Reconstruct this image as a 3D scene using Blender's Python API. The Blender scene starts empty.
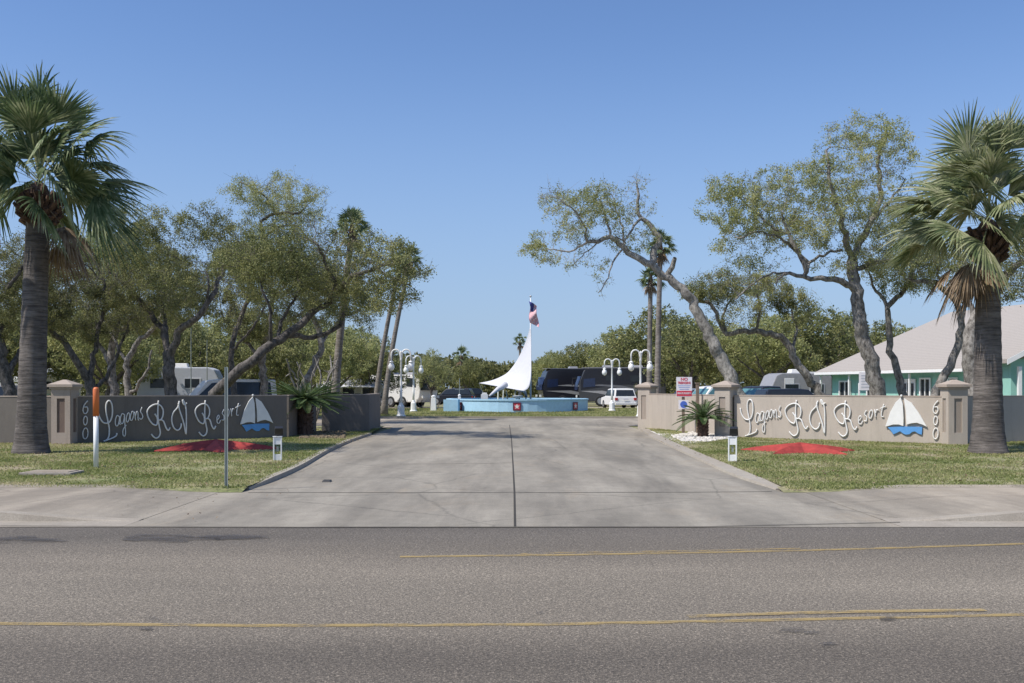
import bpy, math, random
import numpy as np
from mathutils import Vector, Matrix
R = math.radians
rnd = random.Random(7)
F = 995.6; HZ = 388.0; CH = 1.75
def P(px, py, Y): return Vector(((px-512)/F*Y, Y, CH-(py-HZ)/F*Y))
def gy(py): return CH*F/(py-HZ)
def G(px, py, z=0.0):
    Y = (CH-z)*F/(py-HZ); return Vector(((px-512)/F*Y, Y, z))
sc = bpy.context.scene
COL = sc.collection

# ------------------------------------------------------------------ materials
MATS = {}
def new_mat(name):
    m = bpy.data.materials.new(name); m.use_nodes = True
    nt = m.node_tree; b = nt.nodes['Principled BSDF']
    MATS[name] = m
    return m, nt, b
def N(nt, t, **kw):
    n = nt.nodes.new(t)
    for k, v in kw.items():
        if k in ('inputs',):
            for a, c in v.items(): n.inputs[a].default_value = c
        else: setattr(n, k, v)
    return n
def L(nt, a, b): nt.links.new(a, b)
def ramp(nt, fac, stops):
    r = N(nt, 'ShaderNodeValToRGB'); e = r.color_ramp.elements
    while len(e) < len(stops): e.new(0.5)
    for i, (p, c) in enumerate(stops):
        e[i].position = p; e[i].color = (c[0], c[1], c[2], 1) if not isinstance(c, (int, float)) else (c, c, c, 1)
    L(nt, fac, r.inputs['Fac']); return r
def noise(nt, scale, detail=4, rough=.6, vec=None, dist=0.0):
    n = N(nt, 'ShaderNodeTexNoise', inputs={'Scale': scale, 'Detail': detail, 'Roughness': rough, 'Distortion': dist})
    if vec is not None: L(nt, vec, n.inputs['Vector'])
    return n
def mixc(nt, fac, a, b, mode='MIX'):
    m = N(nt, 'ShaderNodeMix', data_type='RGBA', blend_type=mode)
    if isinstance(fac, (int, float)): m.inputs[0].default_value = fac
    else: L(nt, fac, m.inputs[0])
    for s, v in ((6, a), (7, b)):
        if hasattr(v, 'is_linked') or hasattr(v, 'links'): L(nt, v, m.inputs[s])
        else: m.inputs[s].default_value = (v[0], v[1], v[2], 1)
    return m.outputs[2]
def geo_pos(nt, scale=(1, 1, 1)):
    g = N(nt, 'ShaderNodeNewGeometry'); mp = N(nt, 'ShaderNodeMapping'); mp.inputs['Scale'].default_value = scale
    L(nt, g.outputs['Position'], mp.inputs['Vector']); return mp.outputs['Vector']
def obj_pos(nt, scale=(1, 1, 1)):
    g = N(nt, 'ShaderNodeTexCoord'); mp = N(nt, 'ShaderNodeMapping'); mp.inputs['Scale'].default_value = scale
    L(nt, g.outputs['Object'], mp.inputs['Vector']); return mp.outputs['Vector']
def bump(nt, b, h, strength=.4, dist=.02):
    bp = N(nt, 'ShaderNodeBump', inputs={'Strength': strength, 'Distance': dist}); L(nt, h, bp.inputs['Height']); L(nt, bp.outputs[0], b.inputs['Normal'])
def simple(name, col, rough=.6, metal=0.0, var=.12, vs=6.0, bmp=0.0):
    m, nt, b = new_mat(name)
    v = obj_pos(nt); n = noise(nt, vs, 5, .65, v)
    lo = tuple(c*(1-var) for c in col); hi = tuple(min(1, c*(1+var)) for c in col)
    r = ramp(nt, n.outputs['Fac'], [(.3, lo), (.7, hi)])
    L(nt, r.outputs[0], b.inputs['Base Color']); b.inputs['Roughness'].default_value = rough; b.inputs['Metallic'].default_value = metal
    if bmp: bump(nt, b, n.outputs['Fac'], bmp)
    return m

def asphalt():
    m, nt, b = new_mat('asphalt'); v = geo_pos(nt)
    big = noise(nt, .6, 3, .5, geo_pos(nt, (.22, 1.1, 1)))
    fine = noise(nt, 42, 4, .8, v); chip = N(nt, 'ShaderNodeTexVoronoi', inputs={'Scale': 105.0}); L(nt, v, chip.inputs['Vector'])
    sx = N(nt, 'ShaderNodeSeparateXYZ'); L(nt, v, sx.inputs[0])
    mr = N(nt, 'ShaderNodeMapRange', inputs={'From Min': 5.5, 'From Max': 12.7}); L(nt, sx.outputs['Y'], mr.inputs[0])
    # wear across the lanes: wheel paths, paler middle and the dark gutter edge
    band = ramp(nt, mr.outputs[0], [(0, (.128, .108, .084)), (.14, (.134, .113, .088)), (.27, (.194, .165, .127)), (.42, (.230, .197, .152)), (.58, (.210, .179, .138)), (.72, (.167, .142, .110)), (.86, (.136, .117, .094)), (1, (.140, .121, .099))])
    br = ramp(nt, big.outputs['Fac'], [(.3, .84), (.7, 1.14)])
    c1 = mixc(nt, 1.0, band.outputs[0], br.outputs[0], 'MULTIPLY')
    fr = ramp(nt, fine.outputs['Fac'], [(.36, .50), (.5, .97), (.64, 1.6)])
    c2 = mixc(nt, .85, c1, fr.outputs[0], 'MULTIPLY')
    cr = ramp(nt, chip.outputs['Color'], [(.2, .45), (.7, 1.05), (.92, 2.2)])
    c3 = mixc(nt, .7, c2, cr.outputs[0], 'MULTIPLY')
    L(nt, c3, b.inputs['Base Color']); b.inputs['Roughness'].default_value = .92
    bump(nt, b, chip.outputs['Distance'], .5, .01)
    return m
asphalt()
def stain(name, col, thr, alpha=.8, scale=1.6, stretch=(.5, 2, 1)):
    m, nt, b = new_mat(name); v = geo_pos(nt, stretch); n = noise(nt, scale, 6, .7, v)
    f = noise(nt, 60, 2, .7, geo_pos(nt)); ad = N(nt, 'ShaderNodeMath', operation='ADD'); L(nt, n.outputs['Fac'], ad.inputs[0])
    ml = N(nt, 'ShaderNodeMath', operation='MULTIPLY'); ml.inputs[1].default_value = .35; L(nt, f.outputs['Fac'], ml.inputs[0]); L(nt, ml.outputs[0], ad.inputs[1])
    r = ramp(nt, ad.outputs[0], [(thr, 0.0), (thr+.16, alpha)])
    L(nt, r.outputs[0], b.inputs['Alpha']); b.inputs['Base Color'].default_value = (*col, 1); b.inputs['Roughness'].default_value = .85
    return m
stain('yellow_paint', (.43, .31, .12), .54, .66, 3.0, (1, 3, 1))
stain('yellow_paint_worn', (.50, .33, .08), .62, .6, 3.0, (1, 3, 1))
stain('tar', (.06, .057, .058), .56, .55, 2.6)
def concrete(name, a, b_, c, warm=None, marks=False):
    m, nt, b = new_mat(name); v = geo_pos(nt)
    n1 = noise(nt, .35, 5, .6, geo_pos(nt, (1.0, .45, 1)), .6); n2 = noise(nt, 3.5, 6, .7, v); n3 = noise(nt, 55, 3, .7, v)
    r1 = ramp(nt, n1.outputs['Fac'], [(.3, a), (.5, b_), (.72, c)]); x = r1.outputs[0]
    if warm:
        g = N(nt, 'ShaderNodeNewGeometry'); sx = N(nt, 'ShaderNodeSeparateXYZ'); L(nt, g.outputs['Position'], sx.inputs[0])
        ab = N(nt, 'ShaderNodeMath', operation='ABSOLUTE'); L(nt, sx.outputs['X'], ab.inputs[0])
        nz = noise(nt, .8, 4, .6, v); ad = N(nt, 'ShaderNodeMath', operation='MULTIPLY_ADD'); ad.inputs[1].default_value = 3.0; L(nt, nz.outputs['Fac'], ad.inputs[0]); L(nt, ab.outputs[0], ad.inputs[2])
        mr = N(nt, 'ShaderNodeMapRange', inputs={'From Min': 5.2, 'From Max': 9.5}); L(nt, ad.outputs[0], mr.inputs[0])
        x = mixc(nt, mr.outputs[0], x, warm)
    if marks:   # rubber darkened wheel lanes and rusty washes
        st = noise(nt, .55, 5, .65, geo_pos(nt, (1.6, .25, 1)), .3); rr = ramp(nt, st.outputs['Fac'], [(.38, .68), (.62, 1.06)]); x = mixc(nt, 1, x, rr.outputs[0], 'MULTIPLY')
        rs_ = noise(nt, .7, 5, .7, geo_pos(nt, (1, .5, 1)), 1.0); rf_ = ramp(nt, rs_.outputs['Fac'], [(.56, 0.0), (.74, .5)]); x = mixc(nt, rf_.outputs[0], x, (.33, .265, .185))
        ck = N(nt, 'ShaderNodeTexVoronoi', feature='DISTANCE_TO_EDGE', inputs={'Scale': .28}); wv = noise(nt, 2.2, 4, .7, v); av = N(nt, 'ShaderNodeMix', data_type='VECTOR'); av.inputs[0].default_value = .16; L(nt, v, av.inputs[4]); L(nt, wv.outputs['Color'], av.inputs[5]); L(nt, av.outputs[1], ck.inputs['Vector'])
        cr = ramp(nt, ck.outputs['Distance'], [(0.0, .62), (.006, 1.0)]); x = mixc(nt, .8, x, cr.outputs[0], 'MULTIPLY')
    r2 = ramp(nt, n2.outputs['Fac'], [(.3, .88), (.7, 1.09)]); r3 = ramp(nt, n3.outputs['Fac'], [(.3, .8), (.7, 1.2)])
    x = mixc(nt, 1, x, r2.outputs[0], 'MULTIPLY'); x = mixc(nt, 1, x, r3.outputs[0], 'MULTIPLY')
    L(nt, x, b.inputs['Base Color']); b.inputs['Roughness'].default_value = .9; bump(nt, b, n3.outputs['Fac'], .25, .01)
    return m
concrete('drive_concrete', (.225, .201, .160), (.292, .262, .211), (.338, .305, .247), (.36, .305, .235), True)
concrete('walk_concrete', (.27, .235, .195), (.33, .29, .245), (.38, .345, .30))
concrete('kerb_concrete', (.27, .235, .185), (.33, .29, .235), (.38, .345, .285))
stain('rust_wash', (.36, .26, .17), .66, .45, .8, (1, 1, 1))
stain('dark_wash', (.16, .155, .145), .66, .28, .5, (1, 1.4, 1))
def ground_mat():
    m, nt, b = new_mat('ground'); v = geo_pos(nt)
    n1 = noise(nt, .5, 6, .7, v); n2 = noise(nt, 9, 5, .7, v)
    r1 = ramp(nt, n1.outputs['Fac'], [(.35, (.17, .19, .07)), (.5, (.24, .235, .11)), (.62, (.33, .27, .18))])
    r2 = ramp(nt, n2.outputs['Fac'], [(.3, .6), (.7, 1.3)])
    L(nt, mixc(nt, 1, r1.outputs[0], r2.outputs[0], 'MULTIPLY'), b.inputs['Base Color']); b.inputs['Roughness'].default_value = 1
    return m
ground_mat()
def wall_mat(name, a, b_):
    m, nt, b = new_mat(name); v = geo_pos(nt)
    n1 = noise(nt, .9, 5, .7, geo_pos(nt, (1, 1, .5))); n2 = noise(nt, 45, 3, .6, v)
    r1 = ramp(nt, n1.outputs['Fac'], [(.3, a), (.7, b_)]); r2 = ramp(nt, n2.outputs['Fac'], [(.3, .91), (.7, 1.07)])
    n4 = noise(nt, 1.6, 5, .7, geo_pos(nt, (2.2, 2.2, .35)), .4); r4 = ramp(nt, n4.outputs['Fac'], [(.30, .84), (.48, 1.0), (.75, 1.03)])
    L(nt, mixc(nt, 1, mixc(nt, 1, r1.outputs[0], r2.outputs[0], 'MULTIPLY'), r4.outputs[0], 'MULTIPLY'), b.inputs['Base Color']); b.inputs['Roughness'].default_value = .9
    bump(nt, b, n2.outputs['Fac'], .4, .01); return m
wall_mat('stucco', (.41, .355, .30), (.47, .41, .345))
wall_mat('stucco_trim', (.36, .30, .25), (.42, .35, .29))
wall_mat('stucco_panel', (.30, .25, .205), (.36, .30, .25))  # wall stucco made darker: shade inside the pillar recess is put into the colour
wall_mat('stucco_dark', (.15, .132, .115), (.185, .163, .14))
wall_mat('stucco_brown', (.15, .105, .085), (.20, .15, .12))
wall_mat('teal_siding', (.27, .52, .44), (.31, .58, .50))
def leaf_mat(name, c1, c2, c3, trans=.35, nscale=.5):
    m = bpy.data.materials.new(name); m.use_nodes = True; MATS[name] = m; nt = m.node_tree
    nt.nodes.remove(nt.nodes['Principled BSDF']); out = nt.nodes['Material Output']
    g = N(nt, 'ShaderNodeNewGeometry'); n = noise(nt, nscale, 3, .6, obj_pos(nt))
    ad = N(nt, 'ShaderNodeMath', operation='MULTIPLY_ADD'); ad.inputs[1].default_value = .45; L(nt, g.outputs['Random Per Island'], ad.inputs[0])
    ml = N(nt, 'ShaderNodeMath', operation='MULTIPLY_ADD'); ml.inputs[1].default_value = 1.5; ml.inputs[2].default_value = -.5; L(nt, n.outputs['Fac'], ml.inputs[0]); L(nt, ml.outputs[0], ad.inputs[2])
    r = ramp(nt, ad.outputs[0], [(.12, c1), (.45, c2), (.85, c3)])
    d = N(nt, 'ShaderNodeBsdfPrincipled', inputs={'Roughness': .55}); t = N(nt, 'ShaderNodeBsdfTranslucent'); mx = N(nt, 'ShaderNodeMixShader'); mx.inputs[0].default_value = trans
    d.inputs['Specular IOR Level'].default_value = .3
    L(nt, r.outputs[0], d.inputs['Base Color']); L(nt, r.outputs[0], t.inputs['Color']); L(nt, d.outputs[0], mx.inputs[1]); L(nt, t.outputs[0], mx.inputs[2]); L(nt, mx.outputs[0], out.inputs['Surface'])
    return m
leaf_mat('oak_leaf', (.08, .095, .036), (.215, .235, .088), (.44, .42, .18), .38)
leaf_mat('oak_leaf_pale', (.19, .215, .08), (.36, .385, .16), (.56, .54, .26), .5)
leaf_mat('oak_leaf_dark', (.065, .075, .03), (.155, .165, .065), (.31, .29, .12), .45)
leaf_mat('palm_leaf', (.05, .085, .03), (.13, .18, .08), (.36, .38, .22), .3, 1.2)
leaf_mat('palm_leaf_pale', (.10, .14, .06), (.24, .27, .13), (.47, .46, .30), .3, 1.2)
leaf_mat('palm_dead', (.09, .055, .032), (.19, .13, .075), (.34, .26, .17), .15, 2)
leaf_mat('cycad_leaf', (.03, .06, .018), (.07, .12, .035), (.13, .18, .06), .2, 3)
leaf_mat('grass', (.17, .21, .055), (.30, .32, .12), (.52, .47, .26), .45, .5)
def bark(name, a, b_, sz=3.0, sc_=5.0):
    m, nt, b = new_mat(name); v = obj_pos(nt, (sc_, sc_, sz)); n = noise(nt, 1.6, 6, .7, v); n2 = noise(nt, 1.3, 4, .7, obj_pos(nt))
    r = ramp(nt, n.outputs['Fac'], [(.36, a), (.60, b_)]); r2 = ramp(nt, n2.outputs['Fac'], [(.3, .55), (.7, 1.35)])
    L(nt, mixc(nt, 1, r.outputs[0], r2.outputs[0], 'MULTIPLY'), b.inputs['Base Color']); b.inputs['Roughness'].default_value = .95; bump(nt, b, n.outputs['Fac'], .9, .04); return m
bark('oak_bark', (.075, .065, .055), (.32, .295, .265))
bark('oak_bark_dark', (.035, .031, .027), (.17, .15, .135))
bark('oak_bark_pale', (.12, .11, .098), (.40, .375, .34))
bark('palm_bark', (.065, .055, .05), (.17, .148, .132), 14, 1.2)
bark('palm_bark_far', (.15, .13, .11), (.25, .225, .2), 8, 2)
bark('palm_boot', (.05, .028, .018), (.14, .085, .06), 6, 8)
simple('white_paint', (.80, .80, .78), .45, 0, .05)
simple('letter_white', (.76, .75, .72), .5, 0, .05)
simple('boat_blue', (.10, .30, .62), .5, 0, .08)
simple('star_red', (.33, .040, .032), .85, 0, .32, 5, .5)
simple('globe_glass', (.85, .85, .83), .15, 0, .02)
simple('black_plastic', (.02, .02, .022), .45)
simple('orange_plastic', (.62, .16, .045), .5)
simple('galvanised', (.34, .37, .34), .5, .5)
simple('wood_post', (.20, .15, .11), .9, 0, .25, 12)
simple('sign_white', (.80, .77, .78), .4, 0, .03)
simple('sign_red', (.60, .05, .08), .4, 0, .1)
simple('sign_blue', (.08, .16, .55), .4, 0, .1)
simple('fountain_blue', (.40, .63, .80), .6, 0, .07)
simple('fountain_trim', (.09, .25, .45), .6, 0, .07)
simple('tile_dark', (.13, .02, .04), .4)
simple('water', (.03, .10, .14), .05)
simple('canvas_white', (.60, .60, .63), .8, 0, .04)
simple('roof_shingle', (.36, .325, .29), .9, 0, .1, 14, .3)
def shingles():
    m = MATS['roof_shingle']; nt = m.node_tree; b = nt.nodes['Principled BSDF']; src = b.inputs['Base Color'].links[0].from_socket
    wv = N(nt, 'ShaderNodeTexWave', bands_direction='Z', inputs={'Scale': 3.2, 'Distortion': 1.2, 'Detail': 2.0, 'Detail Scale': 3.0}); L(nt, geo_pos(nt), wv.inputs['Vector'])
    r = ramp(nt, wv.outputs['Fac'], [(.0, .86), (.25, 1.0), (1, 1.04)]); L(nt, mixc(nt, 1, src, r.outputs[0], 'MULTIPLY'), b.inputs['Base Color'])
shingles()
simple('window_dark', (.025, .03, .035), .12, 0, .2)
simple('glass_blue', (.02, .03, .07), .08, 0, .2)
simple('rv_black', (.018, .018, .024), .25, 0, .1)
simple('rv_dark', (.06, .06, .064), .3, .1, .1)
simple('rv_grey', (.16, .16, .17), .35, .2, .1)
simple('rv_silver', (.36, .35, .35), .35, .2, .1)
simple('rv_white', (.74, .73, .70), .4, 0, .05)
simple('rv_lightgrey', (.52, .54, .58), .5, 0, .06)
simple('car_dark', (.022, .025, .035), .25)
simple('car_silver', (.40, .43, .46), .3, .4)
simple('car_teal_glass', (.10, .22, .24), .1)
simple('tyre', (.02, .02, .02), .85)
simple('rim', (.45, .45, .46), .35, .7)
simple('lamp_red', (.45, .02, .02), .3)
simple('lamp_clear', (.75, .75, .72), .2)
simple('joint_dark', (.045, .04, .032), 1, 0, .3, 20)
simple('rock_white', (.62, .58, .52), .9, 0, .2, 9)
simple('mulch', (.20, .155, .10), 1, 0, .4, 8)
simple('flag_red', (.50, .03, .06), .8, 0, .05)
simple('flag_white', (.78, .76, .76), .8, 0, .05)
simple('flag_blue', (.04, .05, .22), .8, 0, .05)
simple('dry_patch', (.30, .26, .17), 1, 0, .3, 5)

# ------------------------------------------------------------------ mesh helpers
class MB:
    def __init__(s): s.v = []; s.f = []; s.m = []
    def face(s, pts, mi=0):
        i = len(s.v); s.v += [tuple(p) for p in pts]; s.f.append(tuple(range(i, i+len(pts)))); s.m.append(mi)
    def box(s, c, d, M=None, mi=0, taper=1.0):
        i = len(s.v); x, y, z = d[0]/2, d[1]/2, d[2]/2
        for sz in (-1, 1):
            t = taper if sz > 0 else 1
            for sx, sy in ((-1, -1), (1, -1), (1, 1), (-1, 1)):
                p = Vector((sx*x*t, sy*y*t, sz*z)) + Vector(c)
                s.v.append(tuple(M @ p if M else p))
        for f in ((3, 2, 1, 0), (4, 5, 6, 7), (0, 1, 5, 4), (1, 2, 6, 5), (2, 3, 7, 6), (3, 0, 4, 7)):
            s.f.append(tuple(i+k for k in f)); s.m.append(mi)
    def tube(s, pts, rad, n=8, mi=0, cap=True, M=None):
        pts = [Vector(p) for p in pts]
        if M: pts = [M @ p for p in pts]
        if isinstance(rad, (int, float)): rad = [rad]*len(pts)
        i0 = len(s.v); prev = None
        for k, p in enumerate(pts):
            t = (pts[min(k+1, len(pts)-1)]-pts[max(k-1, 0)])
            t = t.normalized() if t.length > 1e-9 else Vector((0, 0, 1))
            if prev is None:
                a = Vector((1, 0, 0)) if abs(t.x) < .8 else Vector((0, 1, 0)); u = t.cross(a).normalized()
            else:
                u = prev - t*prev.dot(t); u = u.normalized() if u.length > 1e-6 else t.orthogonal().normalized()
            prev = u; w = t.cross(u)
            for j in range(n):
                an = 2*math.pi*j/n; s.v.append(tuple(p + (u*math.cos(an)+w*math.sin(an))*rad[k]))
        for k in range(len(pts)-1):
            for j in range(n):
                a = i0+k*n+j; b = i0+k*n+(j+1) % n; s.f.append((a, b, b+n, a+n)); s.m.append(mi)
        if cap:
            s.f.append(tuple(i0+j for j in range(n))[::-1]); s.m.append(mi)
            e = i0+(len(pts)-1)*n; s.f.append(tuple(e+j for j in range(n))); s.m.append(mi)
    def lathe(s, prof, c=(0, 0, 0), n=16, mi=0, M=None):
        i0 = len(s.v); c = Vector(c)
        for r, z in prof:
            for j in range(n):
                a = 2*math.pi*j/n; p = Vector((r*math.cos(a), r*math.sin(a), z))+c; s.v.append(tuple(M @ p if M else p))
        for k in range(len(prof)-1):
            for j in range(n):
                a = i0+k*n+j; b = i0+k*n+(j+1) % n; s.f.append((a, b, b+n, a+n)); s.m.append(mi)
        s.f.append(tuple(i0+j for j in range(n))[::-1]); s.m.append(mi)
        e = i0+(len(prof)-1)*n; s.f.append(tuple(e+j for j in range(n))); s.m.append(mi)
    def prism(s, poly, a, b, fn, mi=0):
        """extrude 2D polygon between depth a and b; fn(u,v,w)->3D"""
        i0 = len(s.v); n = len(poly)
        for w in (a, b):
            for u, v in poly: s.v.append(tuple(fn(u, v, w)))
        s.f.append(tuple(i0+j for j in range(n))[::-1]); s.f.append(tuple(i0+n+j for j in range(n))); s.m += [mi, mi]
        for j in range(n):
            k = (j+1) % n; s.f.append((i0+j, i0+k, i0+n+k, i0+n+j)); s.m.append(mi)
    def build(s, name, mats, parent=None, smooth=False, bevel=0, weld=False):
        me = bpy.data.meshes.new(name); off = Vector((0, 0, 0))
        if parent is not None: off = wloc(parent)
        me.from_pydata([(x-off.x, y-off.y, z-off.z) for x, y, z in s.v], [], s.f)
        if isinstance(mats, str): mats = [mats]
        for m in mats: me.materials.append(MATS[m])
        if len(mats) > 1: me.polygons.foreach_set('material_index', s.m)
        if smooth: me.polygons.foreach_set('use_smooth', [True]*len(me.polygons))
        me.update()
        import bmesh
        if len(s.f) < 5000:
            bm = bmesh.new(); bm.from_mesh(me)
            if weld: bmesh.ops.remove_doubles(bm, verts=bm.verts, dist=.0005)
            bmesh.ops.recalc_face_normals(bm, faces=bm.faces); bm.to_mesh(me); bm.free()
        o = bpy.data.objects.new(name, me); COL.objects.link(o)
        if parent is not None: o.parent = parent
        if bevel:
            md = o.modifiers.new('bev', 'BEVEL'); md.width = bevel; md.segments = 2; md.limit_method = 'ANGLE'
        return o
def wloc(o):
    v = Vector((0, 0, 0))
    while o is not None: v = v+Vector(o.location); o = o.parent
    return v
def tag(o, label=None, cat=None, group=None, kind=None):
    if label: o['label'] = label
    if cat: o['category'] = cat
    if group: o['group'] = group
    if kind: o['kind'] = kind
    return o
def thing(name, loc, label, cat, group=None, rz=0):
    o = bpy.data.objects.new(name, None); COL.objects.link(o); o.location = loc; o.rotation_euler = (0, 0, rz); o.empty_display_size = .3
    return tag(o, label, cat, group)
def copy_tree(o, parent=None):
    c = o.copy(); COL.objects.link(c)
    if parent: c.parent = parent
    for ch in list(o.children): copy_tree(ch, c)
    return c
def npmesh(name, V, quads, mat, parent=None, tri=False):
    k = 3 if tri else 4
    me = bpy.data.meshes.new(name); V = np.asarray(V, dtype=np.float32)
    if parent is not None:
        w = wloc(parent); V = V - np.array([w.x, w.y, w.z], dtype=np.float32)
    me.vertices.add(len(V)); me.vertices.foreach_set('co', V.ravel())
    nf = len(quads); me.loops.add(nf*k); me.loops.foreach_set('vertex_index', np.asarray(quads, dtype=np.int32).ravel())
    me.polygons.add(nf); me.polygons.foreach_set('loop_start', np.arange(0, nf*k, k, dtype=np.int32))
    me.materials.append(MATS[mat]); me.update(calc_edges=True); me.validate()
    o = bpy.data.objects.new(name, me); COL.objects.link(o)
    if parent is not None: o.parent = parent
    return o
def spline(pts, step=None, n=None):
    pts = [np.array(p, dtype=float) for p in pts]; out = []
    if len(pts) == 2:
        seg = [(pts[0], pts[0], pts[1], pts[1])]
    else:
        e = [2*pts[0]-pts[1]]+pts+[2*pts[-1]-pts[-2]]; seg = [tuple(e[i:i+4]) for i in range(len(e)-3)]
    for a, b, c, d in seg:
        k = n or max(1, int(round(np.linalg.norm(c-b)/step)))
        for i in range(k):
            t = i/k; out.append(.5*((2*b)+(-a+c)*t+(2*a-5*b+4*c-d)*t*t+(-a+3*b-3*c+d)*t**3))
    out.append(pts[-1]); return out

# ------------------------------------------------------------------ world, sun, camera
w = bpy.data.worlds.new('World'); sc.world = w; w.use_nodes = True
SUN = Vector((-.885, -.45, 0)).normalized(); EL = R(54)
sd = Vector((SUN.x*math.cos(EL), SUN.y*math.cos(EL), math.sin(EL)))
wn = w.node_tree; sky = wn.nodes.new('ShaderNodeTexSky'); sky.sky_type = 'NISHITA'; sky.sun_disc = False
sky.sun_elevation = EL; sky.sun_rotation = math.atan2(SUN.x, SUN.y); sky.air_density = 1.0; sky.dust_density = .5; sky.ozone_density = 4.0; sky.altitude = 0
bg = wn.nodes['Background']
tc = wn.nodes.new('ShaderNodeTexCoord'); sxw = wn.nodes.new('ShaderNodeSeparateXYZ'); wn.links.new(tc.outputs['Generated'], sxw.inputs[0])
mrw = wn.nodes.new('ShaderNodeMapRange'); mrw.interpolation_type = 'SMOOTHSTEP'; wn.links.new(sxw.outputs['Z'], mrw.inputs[0])
for a_, b_ in ((1, -.02), (2, .36), (3, .8), (4, 0.0)): mrw.inputs[a_].default_value = b_
hzc = wn.nodes.new('ShaderNodeMix'); hzc.data_type = 'RGBA'; wn.links.new(mrw.outputs[0], hzc.inputs[0]); tnt = wn.nodes.new('ShaderNodeMix'); tnt.data_type = 'RGBA'; tnt.blend_type = 'MULTIPLY'; tnt.inputs[0].default_value = 1; wn.links.new(sky.outputs[0], tnt.inputs[6]); tnt.inputs[7].default_value = (.92, 1.0, 1.16, 1)
wn.links.new(tnt.outputs[2], hzc.inputs[6]); hzc.inputs[7].default_value = (2.6, 3.55, 5.1, 1)
wn.links.new(hzc.outputs[2], bg.inputs[0]); bg.inputs[1].default_value = .115
sl = bpy.data.lights.new('sun', 'SUN'); sl.energy = 4.3; sl.angle = R(.53); sl.color = (1, .945, .865)
so = bpy.data.objects.new('sun', sl); COL.objects.link(so); so.rotation_euler = sd.to_track_quat('Z', 'Y').to_euler(); so.location = (-20, -10, 40)
cd = bpy.data.cameras.new('camera'); cam = bpy.data.objects.new('camera', cd); COL.objects.link(cam)
cam.location = (0, 0, CH); cam.rotation_euler = (R(90), 0, 0); cd.sensor_width = 36; cd.lens = 35; cd.shift_y = (HZ-341.5)/1024; cd.clip_end = 3000
sc.camera = cam
vs = sc.view_settings; vs.view_transform = 'Standard'; vs.look = 'None'; vs.gamma = 1; vs.exposure = .22

# ------------------------------------------------------------------ ground, road, drive
def sheet(name, pts, z, mat, **kw):
    m = MB(); m.face([(p[0], p[1], z) for p in pts]); o = m.build(name, mat); tag(o, kind='structure', **kw); return o
sheet('ground', [(-1200, -300), (1200, -300), (1200, 2500), (-1200, 2500)], -.03, 'ground')
YE = 12.5
sheet('road', [(-120, -3), (120, -3), (120, YE), (-120, YE)], 0.0, 'asphalt')
# drive polygon with the kerb curves
LC = [G(*p) for p in [(372, 435), (352, 442), (330, 452), (303, 468), (275, 481), (250, 490), (205, 496)]]
RC = [G(*p) for p in [(640, 430), (652, 438), (672, 448), (700, 461), (735, 477), (775, 490), (820, 493)]]
YW = gy(492.5)
drv = [(-13, YE), (13, YE), (13, 17.0), (RC[5].x+.3, 17.0), RC[5], RC[4], RC[3], RC[2], RC[1], RC[0], (RC[0].x, 46), (60, 48), (60, 57.5), (-60, 57.5), (-60, 46), (LC[0].x-.05, 44)] + LC[:6] + [(LC[5].x-.3, 17.0), (-13, 17.0)]
drv = [(p[0], p[1]) for p in drv]
sheet('driveway', drv, .004, 'drive_concrete')
# pavement strips both sides between lawn and kerb
sheet('pavement', [(-60, YE+.55), (-13.001, YE+.55), (-13.001, 16.7), (-60, 16.7)], .09, 'walk_concrete')
# sidewalk sections that ramp down towards the apron
def ramped(name, x0, x1, mat):
    m = MB()
    m.face([(x0, YE+.5, .09), (x1, YE+.02, .009), (x1, 16.9, .012), (x0, 16.9, .09)]); o = m.build(name, mat); tag(o, kind='structure'); return o
m = MB()
for s in (-1, 1):
    for x0, x1, z0, z1 in ((s*4.9, s*5.4, .008, .02), (s*5.4, s*6.7, .02, .09), (s*6.7, s*60, .09, .10)):
        m.face([(x0, YE+.74, z0), (x1, YE+.74, z1), (x1, 17.1, z1), (x0, 17.1, z0)])
bpy.data.objects.remove(bpy.data.objects['pavement']); o = m.build('pavement', 'drive_concrete'); tag(o, kind='structure')
m = MB()
for s in (-1, 1):   # kerb face, gutter pan
    for x0, x1, z0, z1 in ((s*4.9, s*5.4, .0095, .026), (s*5.4, s*6.7, .026, .115), (s*6.7, s*60, .115, .125)):
        prof = [(YE-.002, .006, .006), (YE+.54, .006, .006), (YE+.58, z0, z1), (YE+.74, z0+.004, z1+.004), (YE+.76, z0-.02, z1-.02)]
        for (ya, a0, a1), (yb, b0, b1) in zip(prof, prof[1:]):
            m.face([(x0, ya, a0), (x1, ya, a1), (x1, yb, b1), (x0, yb, b0)])
tag(m.build('kerb', 'kerb_concrete'), kind='structure')
# raised kerbs round the drive mouth
def kerb(name, pts, w_, h, side):
    c = spline([(p[0], p[1], 0) for p in pts], .5); m = MB(); rows = []
    for i, p in enumerate(c):
        t = c[min(i+1, len(c)-1)]-c[max(i-1, 0)]; t = t/np.linalg.norm(t); nrm = np.array([-t[1], t[0], 0])*side
        hh = h*min(1, (len(c)-1-i)/6+.5)
        rows.append([p+nrm*0+[0, 0, -.02], p+nrm*.02+[0, 0, hh], p+nrm*w_+[0, 0, hh+.01], p+nrm*(w_+.02)+[0, 0, -.02]])
    for a, b in zip(rows, rows[1:]):
        for k in range(3): m.face([a[k], a[k+1], b[k+1], b[k]])
    m.face(rows[0]); m.face(rows[-1])
    return tag(m.build(name, 'kerb_concrete'), kind='structure')
kerb('kerb', LC[:6], .15, .085, -1); kerb('kerb', RC[:6], .42, .05, 1)
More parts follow.
